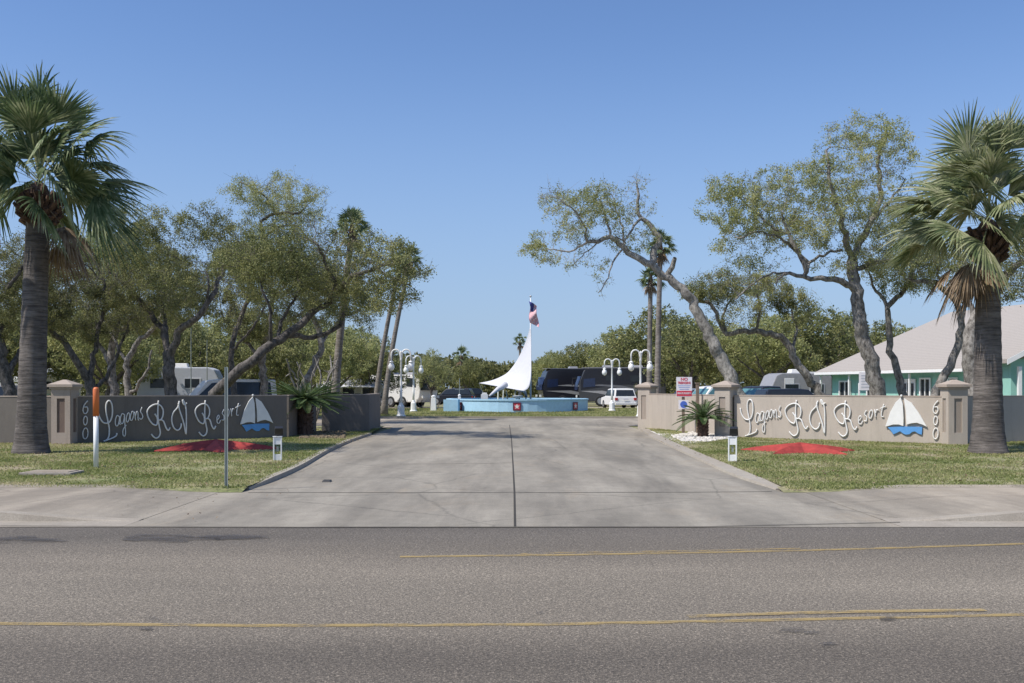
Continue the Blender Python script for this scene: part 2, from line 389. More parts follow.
# lawns
LAWN_L = [(-60, 16.95), (LC[5].x-.02, 17.0)] + [(p.x-.06, p.y) for p in LC[4::-1]] + [(-5.6, 44), (-60, 44)]
LAWN_R = [(60, 16.95), (60, 44), (5.6, 44)] + [(p.x+.34, p.y+.05) for p in RC[:5]] + [(RC[5].x+.15, 16.95)]
sheet('lawn', LAWN_L, .075, 'ground'); sheet('lawn', LAWN_R, .06, 'ground')
m = MB()
for sg, lz in ((-1, .075), (1, .06)):
    xe = (LC[5].x-.02) if sg < 0 else (RC[5].x+.02)
    xs = [(xe, .008), (sg*4.9, .009), (sg*5.4, .022), (sg*6.7, .092), (sg*60, .102)]
    for (xa, za), (xb, zb) in zip(xs, xs[1:]): m.face([(xa, 16.62, za), (xb, 16.62, zb), (xb, 17.05, max(lz+.002, zb-.03)), (xa, 17.05, lz+.002)])
tag(m.build('lawn', 'ground'), kind='structure')
# expansion joints
m = MB()
def strip(m, pts, wd, z):
    for (a, b) in zip(pts, pts[1:]):
        a = Vector(a); b = Vector(b); t = (b-a).normalized(); n = Vector((-t.y, t.x, 0))*wd/2
        m.face([(a-n).to_3d().to_tuple()[:2]+(z,), (b-n).to_tuple()[:2]+(z,), (b+n).to_tuple()[:2]+(z,), (a+n).to_tuple()[:2]+(z,)])
def gp(pts, z=0): return [G(x, y, z) for x, y in pts]
strip(m, gp([(515, 526.8), (514.4, 492), (513, 465), (511.5, 440), (509.5, 425)]), .03, .008)
strip(m, gp([(248, 493), (300, 493), (514, 493), (700, 492.5), (772, 492)]), .035, .0085)
strip(m, gp([(400, 464.5), (470, 464), (513, 463)]), .03, .009)
strip(m, gp([(514, 447), (560, 448), (600, 447.5)]), .03, .009)
strip(m, gp([(300, 528), (514, 527.6), (700, 527.5), (900, 523)]), .03, .0125)
strip(m, gp([(0, 526.5), (300, 528)]), .02, .0125)
tag(m.build('expansion_joint', 'joint_dark'), kind='structure')
def patch(name, pts, z, mat):
    m = MB(); m.face([(p.x, p.y, z) for p in gp(pts)]); tag(m.build(name, mat), kind='structure')
# road paint and tar
def pline(name, pts, wd, mat, z=.005):
    m = MB(); strip(m, gp(pts), wd, z); tag(m.build(name, mat), kind='structure')
pline('road_line', [(-300, 621), (0, 624), (256, 626), (512, 625.3), (700, 622), (842, 619), (1024, 615), (1200, 611)], .085, 'yellow_paint')
pline('road_line', [(688, 617.3), (760, 614.8), (850, 612.6), (985, 610.8)], .09, 'yellow_paint', .009)
pline('road_line', [(400, 557), (560, 555.2), (700, 553), (850, 549.5), (1024, 544), (1300, 536)], .10, 'yellow_paint')
pline('road_line', [(520, 554.6), (560, 553.4), (700, 551.3), (800, 549)], .05, 'yellow_paint_worn', .009)
def blob(cx, cy, rx, ry, sd_, mat='tar'):
    rg = random.Random(sd_); pts = []
    for k in range(22): a = k*2*math.pi/22; f = rg.uniform(.65, 1.1); pts.append((cx+rx*f*math.cos(a), cy+ry*f*math.sin(a)))
    patch('tar_patch', pts, .0135, mat)
for q in ((10, 540.5, 60, 3.6, 1), (165, 539, 52, 4.2, 2), (235, 538, 42, 3, 3), (152, 620.5, 10, 2.6, 4), (145, 630, 9, 1.6, 9), (790, 631, 16, 2.6, 5), (812, 634, 10, 1.6, 8), (828, 646, 9, 2.4, 6), (888, 620, 11, 2.2, 7), (540, 614, 5, 1.2, 10)): blob(*q)
# island lawn and far ground
sheet('island_lawn', [(-40, 57.6), (40, 57.6), (40, 83), (-40, 83)], .03, 'ground')
sheet('park_road', [(-70, 83.2), (70, 83.2), (70, 92), (-70, 92)], -.01, 'drive_concrete')
m = MB(); m.box((0, 57.5, .05), (110, .18, .12)); tag(m.build('kerb', 'kerb_concrete'), kind='structure')

# grass blades
def inside(pt, poly):
    x, y = pt; c = False; j = len(poly)-1
    for i in range(len(poly)):
        xi, yi = poly[i]; xj, yj = poly[j]
        if (yi > y) != (yj > y) and x < (xj-xi)*(y-yi)/(yj-yi)+xi: c = not c
        j = i
    return c
def inpoly(xy, poly):
    x = xy[:, 0]; y = xy[:, 1]; c = np.zeros(len(x), bool); j = len(poly)-1
    for i in range(len(poly)):
        xi, yi = poly[i][0], poly[i][1]; xj, yj = poly[j][0], poly[j][1]
        if yi != yj:
            c ^= ((yi > y) != (yj > y)) & (x < (xj-xi)*(y-yi)/(yj-yi)+xi)
        j = i
    return c
rs = np.random.RandomState(3)
def vnoise(x, y, s, seed):
    r = np.random.RandomState(seed); T = r.rand(64, 64); x = x/s; y = y/s
    xi = np.floor(x).astype(int); yi = np.floor(y).astype(int); fx = x-xi; fy = y-yi; fx = fx*fx*(3-2*fx); fy = fy*fy*(3-2*fy)
    g = lambda a, b: T[a % 64, b % 64]
    return (g(xi, yi)*(1-fx)+g(xi+1, yi)*fx)*(1-fy)+(g(xi, yi+1)*(1-fx)+g(xi+1, yi+1)*fx)*fy
def grass(name, poly, box, n, z, h=.06, label=''):
    xy = rs.rand(n, 2)*[box[1]-box[0], box[3]-box[2]]+[box[0], box[2]]
    xy = xy[inpoly(xy, poly)]
    d = .6*vnoise(xy[:, 0], xy[:, 1], 1.3, 5)+.4*vnoise(xy[:, 0], xy[:, 1], .35, 8)
    xy = xy[(d+rs.rand(len(xy))*.45) > .60]; k = len(xy)
    a = rs.rand(k)*6.283; wd = .006+.008*rs.rand(k)+.00035*xy[:, 1]; hh = h*(.4+1.0*rs.rand(k)); ln = hh*(.3+.9*rs.rand(k)); b = rs.rand(k)*6.283
    c = np.c_[xy, np.full(k, z)]; s = np.c_[np.cos(a)*wd, np.sin(a)*wd, np.zeros(k)]
    tip = c+np.c_[np.cos(b)*ln, np.sin(b)*ln, hh]
    V = np.stack([c-s, c+s, tip], 1).reshape(-1, 3); npmesh_o = npmesh(name, V, np.arange(k*3).reshape(-1, 3), 'grass', tri=True)
    return tag(npmesh_o, label, 'grass', kind='stuff')
def front(poly): return [(x, 16.66 if y < 17.05 else y) for x, y in poly]
grass('grass', front(LAWN_L), (-22, -3, 16.7, 41), 460000, .065, .042, 'short green and straw grass on the lawn before the shaded left wall')
grass('grass', front(LAWN_R), (3, 22, 16.7, 41), 460000, .05, .042, 'short green grass on the sunny lawn before the right wall')
grass('grass', [(-40, 57.7), (40, 57.7), (40, 83), (-40, 83)], (-22, 12, 57.7, 83), 120000, .03, .09, 'mown green grass on the island round the blue basin')

# ------------------------------------------------------------------ trees
def grow(seeds, ells, seed, D=.32, dk=.55, di=3.2, natt=900, iters=90):
    """seeds: list of (points Nx3, r0, r1).  Space colonisation from those limbs into the ellipsoids."""
    rg = np.random.RandomState(seed); pos = []; par = []; mr = []
    for pts, r0, r1 in seeds:
        sp = spline(pts, D); n = len(sp)
        if pos:
            A = np.array(pos); j = int(np.argmin(((A-sp[0])**2).sum(1)))
        else: j = -1
        for i, p in enumerate(sp):
            if i == 0 and j >= 0: last = j; continue
            q = p+(rg.randn(3)*.035 if 0 < i < n-1 else 0)
            pos.append(q); par.append(j if (i == 0 or (i == 1 and j >= 0)) else len(pos)-2); mr.append(r0+(r1-r0)*i/max(1, n-1))
            if i == 0: par[-1] = -1
    at = []
    vol = sum(e[3]*e[4]*e[5]*(e[6] if len(e) > 6 else 1) for e in ells)
    for e in ells:
        k = int(natt*e[3]*e[4]*e[5]*(e[6] if len(e) > 6 else 1)/vol)+12
        u = rg.randn(k, 3); u /= np.linalg.norm(u, axis=1)[:, None]; rr = rg.rand(k)**.45
        at.append(u*rr[:, None]*np.array(e[3:6])+np.array(e[:3]))
    at = np.concatenate(at); at = at[at[:, 2] > 1.9]
    # clumpy: drop attractors in noise holes
    h = vnoise(at[:, 0]+at[:, 1]*.7, at[:, 2]*1.1+at[:, 1]*.3, 1.1, seed+1); at = at[h > .30]
    P_ = np.array(pos); alive = np.ones(len(at), bool)
    nd = np.full(len(at), 1e9); ni = np.zeros(len(at), int)
    def upd(i0, Pn):
        nonlocal nd, ni
        for s in range(0, len(Pn), 400):
            d = np.linalg.norm(at[:, None, :]-Pn[None, s:s+400], axis=2); j = d.argmin(1); dm = d[np.arange(len(at)), j]
            b = dm < nd; nd[b] = dm[b]; ni[b] = j[b]+i0+s
    upd(0, P_); alive &= nd > dk*.6
    for it in range(iters):
        lim = di*(3 if it < 25 else 1)
        ac = alive & (nd < lim)
        if not ac.any(): break
        dv = at-P_[ni]; dv /= (np.linalg.norm(dv, axis=1)[:, None]+1e-9)
        S = np.zeros((len(P_), 3)); np.add.at(S, ni[ac], dv[ac]); ids = np.unique(ni[ac])
        g = S[ids]; ln = np.linalg.norm(g, axis=1); ok = ln > 1e-3; ids = ids[ok]; g = g[ok]/ln[ok][:, None]
        g = g+rg.randn(*g.shape)*.28; g /= np.linalg.norm(g, axis=1)[:, None]
        new = P_[ids]+g*D; i0 = len(P_); P_ = np.concatenate([P_, new]); par += list(ids); mr += [0.0]*len(new)
        upd(i0, new); alive &= nd > dk
        if len(P_) > 11000: break
    n = len(P_); par = np.array(par); mr = np.array(mr)
    r = np.zeros(n); cnt = np.zeros(n, int)
    for i in range(n):
        if par[i] >= 0: cnt[par[i]] += 1
    E = 2.35; acc = np.zeros(n)
    order = range(n-1, -1, -1)
    for i in order:
        base = acc[i]**(1/E) if acc[i] > 0 else .0062
        r[i] = (mr[i]*.88+min(base, .1)*.12) if mr[i] > 0 else min(base, .07)
        if par[i] >= 0: acc[par[i]] += min(base, .2)**E
    return P_, par, r, cnt, mr
def tree_mesh(P_, par, r, mr, name, mat, parent, twigs=None, minr=0.0, seed=0):
    n = len(P_); ch = [[] for _ in range(n)]
    for i in range(n):
        if par[i] >= 0: ch[par[i]].append(i)
    V = []; Fq = []; ctr = [0]
    def addtube(chain):
        k = len(chain)
        if k < 2: return
        rmax = r[chain[1]]; ns = 10 if rmax > .12 else (6 if rmax > .04 else 3)
        P3 = P_[chain]; T = np.empty_like(P3); T[1:-1] = P3[2:]-P3[:-2]; T[0] = P3[1]-P3[0]; T[-1] = P3[-1]-P3[-2]
        T /= np.linalg.norm(T, axis=1)[:, None]+1e-9
        u = np.cross(T[0], [0.3, .5, .8]); u /= np.linalg.norm(u)+1e-9; i0 = ctr[0]
        an = np.arange(ns)*2*math.pi/ns; ca = np.cos(an)[:, None]; sa = np.sin(an)[:, None]
        for q in range(k):
            u = u-T[q]*u.dot(T[q]); u /= np.linalg.norm(u)+1e-9; w_ = np.cross(T[q], u)
            rr = r[chain[q]] if q > 0 else min(r[chain[0]], r[chain[1]]*1.15)
            V.append(P3[q]+(u*ca+w_*sa)*rr)
        ctr[0] += ns*k
        for q in range(k-1):
            for j in range(ns):
                a = i0+q*ns+j; b = i0+q*ns+(j+1) % ns; Fq.append((a, b, b+ns, a+ns))
    st = [(i, None) for i in range(n) if par[i] < 0]
    while st:
        s, frm = st.pop(); chain = [frm, s] if frm is not None else [s]; c = s
        while ch[c]:
            ks = sorted(ch[c], key=lambda q: -(r[q]+(1 if mr[q] > 0 and mr[c] > 0 and q == c+1 else 0)))
            for o_ in ks[1:]:
                st.append((o_, c))
            c = ks[0]; chain.append(c)
        addtube(chain)
    if twigs is not None:
        A, B, W = twigs; k = len(A); d = B-A; s = np.cross(d, np.array([.2, 1, .1])); s /= np.linalg.norm(s, axis=1)[:, None]+1e-9
        V2 = np.stack([A-s*W, A+s*W, B+s*W*.4, B-s*W*.4], 1).reshape(-1, 3); i0 = ctr[0]; V.append(V2)
        Fq += [tuple(i0+4*j+q for q in range(4)) for j in range(k)]
    o = npmesh(name, np.concatenate(V), np.array(Fq), mat, parent)
    o.data.polygons.foreach_set('use_smooth', [True]*len(o.data.polygons)); return o
LM = 4.0
def leaves(P_, r, mr, seed, per, ll, lw, spread, thr=.017, keep=.75, holes=True):
    rg = np.random.RandomState(seed+50)
    idx = np.where((r < thr) & (mr == 0))[0]; h = vnoise(P_[idx, 0]+.6*P_[idx, 1], P_[idx, 2]-.4*P_[idx, 1], .9, seed+4)
    dens = np.clip((h-.22)*3.0, 0.10, 1.9) if holes else np.ones(len(idx))
    cnt = rg.poisson(per*keep*dens*LM*(1.35 if ll < .15 else 1)); own = np.repeat(idx, cnt); k = len(own)
    # each leaf group along a short twig
    tw = rg.randn(len(P_), 3); tw /= np.linalg.norm(tw, axis=1)[:, None]; tw[:, 2] = tw[:, 2]*.6+.1
    t = rg.rand(k)*spread*1.6
    c = P_[own]+tw[own]*t[:, None]+rg.randn(k, 3)*spread*(.46 if ll < .15 else .35)
    d = rg.randn(k, 3); d /= np.linalg.norm(d, axis=1)[:, None]; e = rg.randn(k, 3); e = np.cross(d, e); e /= np.linalg.norm(e, axis=1)[:, None]
    L_ = .92*ll*(.6+.8*rg.rand(k))[:, None]/2; W_ = 1.08*lw*(.6+.8*rg.rand(k))[:, None]/2
    V = np.stack([c-d*L_, c+e*W_-d*L_*.1, c+d*L_, c-e*W_-d*L_*.1], 1).reshape(-1, 3)
    ti = np.repeat(idx, 2); A = P_[ti]+rg.randn(len(ti), 3)*.02; q_ = rg.randn(len(ti), 3)*.55+tw[ti]*.7; q_[:, 2] += .15; B = A+q_*(spread*2.0*(.4+.8*rg.rand(len(ti))))[:, None]
    return V, np.arange(4*k).reshape(-1, 4), (A, B, .0055)
def oak(label, base, Y0, limbs, ells, seed, natt=900, per=20, ll=.075, lw=.038, mat='oak_leaf', bk='oak_bark', spread=.22, D=.3, dk=.5, keep=.8, group='live oaks behind the entrance walls'):
    b = Vector(((base-512)/F*Y0, Y0, 0))
    t = thing('oak_tree', b, label, 'tree', group)
    seeds = []
    for pts, r0, r1 in limbs:
        q = []
        for p in pts:
            dy = p[2] if len(p) > 2 else 0
            q.append(P(p[0], p[1], Y0+dy))
        if not seeds: q[0] = Vector((q[0].x, q[0].y, -.1))
        seeds.append(([tuple(x) for x in q], r0, r1))
    es = []
    for e in ells:
        px, py, rx, ry = e[:4]; ry_ = e[4] if len(e) > 4 else None; dy = e[5] if len(e) > 5 else 0; wt = e[6] if len(e) > 6 else 1
        c = P(px, py, Y0+dy); a = rx/F*Y0; dd = ry_ if ry_ else a
        es.append((c.x, c.y, c.z, a, dd, ry/F*Y0, wt))
    P_, par, r, cnt, mr = grow(seeds, es, seed, D*.9, dk*.8, natt=int(natt*1.7))
    V, Q, tw = leaves(P_, r, mr, seed, per, ll, lw, spread, keep=keep)
    tree_mesh(P_, par, r, mr, 'trunk', bk, t, tw, seed=seed)
    npmesh('crown', V, Q, mat, t)
    return t

LFT = 'oak_leaf'
oak('leaning oak whose thick limb slopes up to the right above the left wall', 205, 36.5,
    [([(206, 432), (212, 402), (222, 388, -.3), (242, 368, -.6), (262, 352, -.6), (280, 340, -.3), (296, 328), (312, 313, .4), (330, 302, .8)], .27, .12),
     ([(286, 336), (300, 337, .4), (318, 337, .8), (334, 330, 1), (343, 320, 1.2), (345, 300, 1.5)], .13, .08),
     ([(330, 302, .8), (342, 288, .3), (352, 277, -.3), (376, 268, -1.2), (400, 262, -1.8)], .12, .05), ([(376, 268, -1.2), (392, 278, -2), (410, 285, -2.4)], .06, .03),
     ([(270, 346, -.4), (271, 325, -.8), (270, 305, -1), (262, 290, -1)], .09, .05),
     ([(280, 340), (282, 318, .5), (295, 300, .5), (302, 285, .5)], .09, .05),
     ([(330, 302, .8), (335, 285, 0), (325, 262, -.5), (318, 245, -1)], .09, .05)],
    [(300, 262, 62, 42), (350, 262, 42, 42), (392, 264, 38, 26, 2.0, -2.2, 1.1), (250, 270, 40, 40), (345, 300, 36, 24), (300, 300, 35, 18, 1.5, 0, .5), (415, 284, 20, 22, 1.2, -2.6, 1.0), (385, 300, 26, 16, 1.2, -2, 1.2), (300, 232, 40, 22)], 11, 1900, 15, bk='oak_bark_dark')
oak('forked oak with a limb curving up to the right beside the pale caravan', 172, 44,
    [([(172, 428), (171, 395), (170, 365), (168, 352)], .34, .27),
     ([(170, 358), (180, 332, -.3), (196, 318, -.6), (209, 302, -.6), (217, 285, -.3), (224, 268), (232, 252)], .2, .08),
     ([(168, 354), (164, 335, .3), (152, 316, .6), (140, 300, .8), (124, 284, .9), (108, 268, 1)], .17, .07),
     ([(166, 345), (165, 320, 1.5), (163, 295, 2), (168, 270, 2)], .14, .06),
     ([(209, 302, -.6), (208, 285, -.8), (206, 272, -.8)], .08, .04)],
    [(140, 245, 55, 45), (190, 232, 45, 38), (100, 262, 40, 38), (225, 240, 35, 36), (165, 280, 55, 26), (120, 300, 40, 18, 2, 0, .5)], 12, 1900, 14, bk='oak_bark_dark')
oak('tall thin oak with the highest twiggy crown left of the drive', 236, 47,
    [([(238, 426), (234, 395), (231, 360), (236, 330, .4), (246, 305, .5), (252, 275, .5), (262, 245), (263, 222, -.2), (275, 214, -.3), (300, 213, -.3)], .17, .06),
     ([(275, 213), (266, 198, -.2), (252, 188, -.4), (240, 182, -.4)], .05, .03),
     ([(262, 242), (276, 228, .3), (294, 226, .5), (310, 240, .6), (326, 252, .8)], .07, .04),
     ([(232, 350), (250, 332, -.7), (258, 318, -1), (268, 300, -1)], .08, .05)],
    [(262, 195, 34, 20, 2), (292, 200, 40, 24, 2.2), (240, 192, 18, 14, 1.2), (310, 235, 30, 26), (250, 250, 42, 30), (240, 300, 30, 25), (280, 175, 16, 8, .8, 0, .3)], 13, 1500, 9, mat='oak_leaf_pale', bk='oak_bark_dark', keep=.8)
oak('dark oak with twin stems rising just behind the left gate pillar', 92, 43,
    [([(93, 430), (92, 398), (90, 380)], .3, .25),
     ([(91, 388), (78, 362, -.4), (66, 345, -.6), (52, 330, -.6), (38, 315, -.6)], .2, .1),
     ([(91, 382), (95, 350, .2), (100, 325, .4), (105, 300, .4), (104, 280, .4)], .14, .06),
     ([(92, 392), (110, 372, 1), (120, 345, 1.3), (128, 325, 1.5)], .12, .06)],
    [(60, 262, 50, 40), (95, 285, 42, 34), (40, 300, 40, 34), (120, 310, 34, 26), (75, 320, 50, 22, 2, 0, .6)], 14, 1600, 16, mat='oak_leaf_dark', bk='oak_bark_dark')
oak('oak with pale forked stems between the twin stemmed and the curving oak', 128, 50,
    [([(127, 425), (128, 398), (127, 372), (130, 355), (137, 342), (152, 330), (162, 315)], .24, .1),
     ([(128, 395), (140, 382, -.5), (148, 368, -.6), (152, 350, -.6)], .1, .05),
     ([(128, 362), (118, 348, .5), (108, 330, .5), (100, 315, .5)], .1, .05)],
    [(140, 290, 50, 32), (100, 300, 30, 30), (170, 300, 35, 34)], 15, 1000, 14)
oak('dark oak reaching in from the left edge behind the palm', 8, 41,
    [([(8, 432), (10, 398), (4, 370), (0, 340), (-8, 310)], .33, .18),
     ([(5, 378), (22, 352, .5), (38, 335, .5), (52, 322, .5)], .16, .08),
     ([(-8, 310), (10, 285, -.5), (25, 262, -.5)], .13, .06), ([(-8, 310), (-30, 280, .5), (-45, 250, .5)], .13, .06)],
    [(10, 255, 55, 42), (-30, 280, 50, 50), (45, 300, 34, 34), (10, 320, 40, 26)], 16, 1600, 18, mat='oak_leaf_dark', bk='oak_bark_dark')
oak('pale barked oak leaning right behind the sloping limb', 292, 49,
    [([(290, 424), (298, 396), (310, 374), (319, 356), (322, 344), (316, 322), (310, 300)], .27, .12),
     ([(322, 344), (330, 330, .5), (345, 318, .8), (360, 310, 1)], .1, .05)],
    [(315, 288, 45, 34), (360, 310, 28, 26), (280, 312, 34, 22)], 17, 1000, 14)

oak('broad oak filling the space above the shaded lettered wall', 118, 54,
    [([(112, 422), (114, 392), (110, 360), (116, 330), (122, 300)], .3, .15), ([(112, 365), (90, 335, .5), (70, 312, .5)], .15, .06), ([(116, 332), (150, 312, -.5), (180, 300, -.5)], .14, .06)],
    [(120, 262, 60, 36), (70, 285, 46, 34), (175, 285, 46, 34), (20, 275, 40, 36), (120, 320, 66, 20)], 18, 2000, 15, ll=.1, lw=.05)
oak('broad oak behind the sloping limb and the bare shrub', 268, 56,
    [([(262, 420), (264, 392), (262, 360), (268, 330), (272, 300)], .28, .13), ([(264, 362), (240, 335, .5), (222, 315, .5)], .13, .06), ([(268, 332), (300, 315, -.5), (325, 300, -.5)], .13, .06)],
    [(262, 270, 52, 36), (220, 290, 42, 32), (315, 285, 46, 34), (270, 325, 56, 18), (355, 300, 28, 26)], 19, 1900, 15, ll=.1, lw=.05)
RG = 'live oaks behind the entrance walls'
oak('bare limbed oak leaning far left over the drive from the right wall', 752, 44,
    [([(752, 428), (741, 402), (728, 372), (714, 345), (700, 318), (686, 294), (668, 278), (651, 265), (634, 255), (624, 247), (611, 237), (598, 241), (588, 242)], .40, .09),
     ([(652, 266), (655, 250, .2), (658, 238, .3), (652, 226, .3), (641, 217, .3), (638, 201, .3), (637, 186, .3)], .19, .05),
     ([(641, 218), (632, 230, -.4), (625, 240, -.5), (618, 238, -.8)], .07, .04),
     ([(668, 277), (675, 258, -.3)], .16, .1),
     ([(621, 248), (611, 266, -.3), (606, 281, -.4), (598, 293, -.4)], .05, .02),
     ([(588, 242), (569, 250, .3), (553, 249, .5), (541, 250, .6)], .06, .02),
     ([(586, 240), (584, 225, -.3), (572, 209, -.5), (557, 197, -.6)], .06, .025),
     ([(611, 237), (606, 218, .3), (600, 200, .5)], .07, .025),
     ([(624, 247), (622, 228, .8), (616, 208, 1), (612, 195, 1)], .07, .025),
     ([(598, 241), (584, 255, 1), (572, 266, 1)], .04, .02)],
    [(552, 196, 20, 10, 1.4), (560, 206, 26, 12, 1.6), (538, 226, 17, 10, 1.2), (536, 248, 18, 12, 1.2), (572, 226, 26, 16, 1.8), (600, 196, 26, 14, 1.6), (612, 212, 26, 14, 1.6), (637, 183, 13, 12, 1), (580, 264, 24, 8, 1.2), (604, 284, 9, 12, .7, 0, .6), (650, 205, 10, 10, .6, 0, .3), (628, 238, 30, 14, 1.2, 0, .6), (556, 262, 16, 8, 1)], 21, 1500, 5.5, ll=.085, lw=.042, bk='oak_bark_pale', mat='oak_leaf_pale', spread=.18, dk=.42, D=.27, keep=.9)
oak('tall oak with wide sparse crown filling the sky left of the right palm', 880, 40,
    [([(884, 432), (878, 398), (871, 366), (863, 335), (857, 305), (854, 280), (852, 262)], .39, .25),
     ([(852, 262), (862, 238, .3), (874, 216, .4), (880, 192, .5), (878, 165, .5), (882, 140, .5)], .17, .06),
     ([(852, 262), (845, 235, -.4), (838, 210, -.6), (830, 185, -.8), (826, 150, -.8)], .15, .05),
     ([(857, 296), (846, 284, -.3), (826, 279, -.5), (806, 277, -.6), (790, 273, -.6), (778, 279, -.6)], .17, .06),
     ([(806, 277, -.6), (804, 264, -.7), (797, 250, -.8), (790, 235, -.8), (782, 215, -.8)], .12, .05),
     ([(804, 266), (825, 255, 0), (842, 250, .3)], .08, .05),
     ([(790, 238), (770, 225, 0), (752, 208, .3), (738, 196, .3)], .07, .03),
     ([(797, 250), (775, 236, -.8), (755, 232, -1), (738, 238, -1)], .07, .03),
     ([(855, 270), (878, 262, .5), (902, 262, .8), (930, 264, 1)], .12, .06),
     ([(790, 273), (768, 275, -.3), (750, 285, -.4), (735, 300, -.4)], .05, .03),
     ([(874, 216), (892, 200, .5), (905, 180, .5)], .08, .04)],
    [(738, 195, 36, 24, 2.2), (785, 190, 42, 26, 2.6), (755, 225, 44, 24, 2.4), (800, 225, 46, 26, 2.8), (745, 262, 38, 26, 2.0), (850, 195, 42, 40, 2.8), (862, 132, 42, 18, 2.2), (885, 165, 32, 34, 2), (835, 150, 22, 18, 1.4), (820, 175, 18, 20, 1.3), (880, 235, 45, 24, 2.5), (905, 215, 24, 40, 1.8), (745, 180, 14, 16, .8, 0, .4), (762, 168, 9, 8, .6, 0, .4), (715, 200, 20, 14, 1, 0, .6), (722, 262, 30, 28, 1.5, 0, .7), (765, 288, 30, 14, 1.4, 0, .6), (905, 262, 40, 22, 2, 0, .9), (840, 262, 30, 10, 1.4, 0, .5), (700, 215, 12, 10, .8, 0, .5)], 22, 3200, 9.5, ll=.08, lw=.04, mat='oak_leaf_pale', spread=.2, dk=.5, keep=.9)
oak('slim oak with a crooked stem before the teal building', 905, 42,
    [([(908, 430), (904, 398), (898, 376), (891, 352), (889, 325), (888, 308), (897, 298), (908, 286), (912, 268)], .22, .09),
     ([(888, 308), (880, 296, .3), (872, 285, .3), (868, 270, .3)], .09, .04)],
    [(912, 255, 30, 26), (880, 268, 24, 16), (905, 285, 28, 12, 1.4, 0, .5)], 23, 700, 10, ll=.08, lw=.04, mat='oak_leaf_pale')
oak('oak with a curved forking stem before the teal building door', 932, 40,
    [([(930, 433), (934, 398), (942, 380), (953, 360), (961, 335), (961, 314), (953, 298), (942, 286), (922, 281), (905, 279)], .24, .08),
     ([(961, 314), (970, 298, .4), (980, 280, .4), (992, 262, .4)], .13, .06), ([(942, 286), (938, 270, -.4), (932, 255, -.4)], .07, .04)],
    [(935, 258, 36, 22), (975, 262, 36, 26), (1015, 260, 36, 34), (950, 284, 44, 12, 1.6, 0, .5)], 24, 1300, 11, ll=.08, lw=.04, mat='oak_leaf_pale')
oak('low oak with a long arm bending left behind the right wall', 826, 47,
    [([(830, 425), (822, 398), (810, 380), (798, 366), (792, 350), (784, 340), (770, 334), (755, 331), (740, 331), (727, 334), (719, 318), (711, 305), (697, 301)], .26, .08),
     ([(755, 331), (760, 312, -.4), (757, 295, -.6)], .08, .04), ([(792, 352), (796, 330, .4), (792, 312, .5)], .09, .04), ([(727, 332), (722, 315, .5), (735, 295, .5)], .07, .04)],
    [(722, 288, 34, 18), (760, 292, 36, 20), (700, 288, 22, 18), (795, 305, 26, 18), (735, 312, 34, 12, 1.6, 0, .6)], 25, 1500, 20, ll=.08, lw=.04)
oak('thick trunked oak half hidden behind the right palm', 975, 37,
    [([(978, 436), (974, 395), (969, 350), (976, 320), (990, 295), (1005, 275)], .42, .2),
     ([(976, 320), (965, 295, .3), (958, 275, .3)], .12, .06), ([(1005, 275), (1035, 255, .3), (1060, 240, .3)], .15, .07)],
    [(985, 258, 40, 26), (1030, 250, 45, 40), (1020, 290, 34, 14, 1.5, 0, .6)], 26, 1100, 16, mat='oak_leaf')

# background oaks: prototypes in metres, copied
def bg_proto(seed, mat, rx=5, h=9, per=15):
    t = thing('oak_tree', (0, 0, 0), 'x', 'tree', 'oaks in the rows across the park')
    rg = random.Random(seed); limbs = [([(0, 0, -.1), (.15, .1, .9), (.0, .2, 1.9), (.3, 0, 2.6)], .32, .22)]
    for k in range(6):
        a = k*1.047+rg.uniform(-.3, .3); L_ = rx*.55
        limbs.append(([(.2, 0, 2.2+rg.random()*.4), (L_*.4*math.cos(a), L_*.4*math.sin(a), 3.4), (L_*math.cos(a), L_*math.sin(a), 4.6+rg.random())], .15, .06))
    es = [(0, 0, h*.68, rx*.6, rx*.6, h*.3)]
    for k in range(11):
        a = k*.571*1.7+rg.random()*.5; q = rx*rg.uniform(.45, .72); es.append((q*math.cos(a), q*math.sin(a), h*rg.uniform(.40, .74), rx*.36, rx*.36, h*.17))
    P_, par, r, cnt, mr = grow(limbs, es, seed, .36, .5, natt=3200)
    V, Q, tw = leaves(P_, r, mr, seed, per*.26, .23, .13, .36, keep=1.0, holes=False)
    tree_mesh(P_, par, r, mr, 'trunk', 'oak_bark_dark', t, tw); npmesh('crown', V, Q, mat, t); return t
protos = [bg_proto(31, 'oak_leaf_pale'), bg_proto(32, 'oak_leaf'), bg_proto(33, 'oak_leaf', 5.5, 9), bg_proto(34, 'oak_leaf_pale', 4.5, 9, 9)]
used = [False]*4
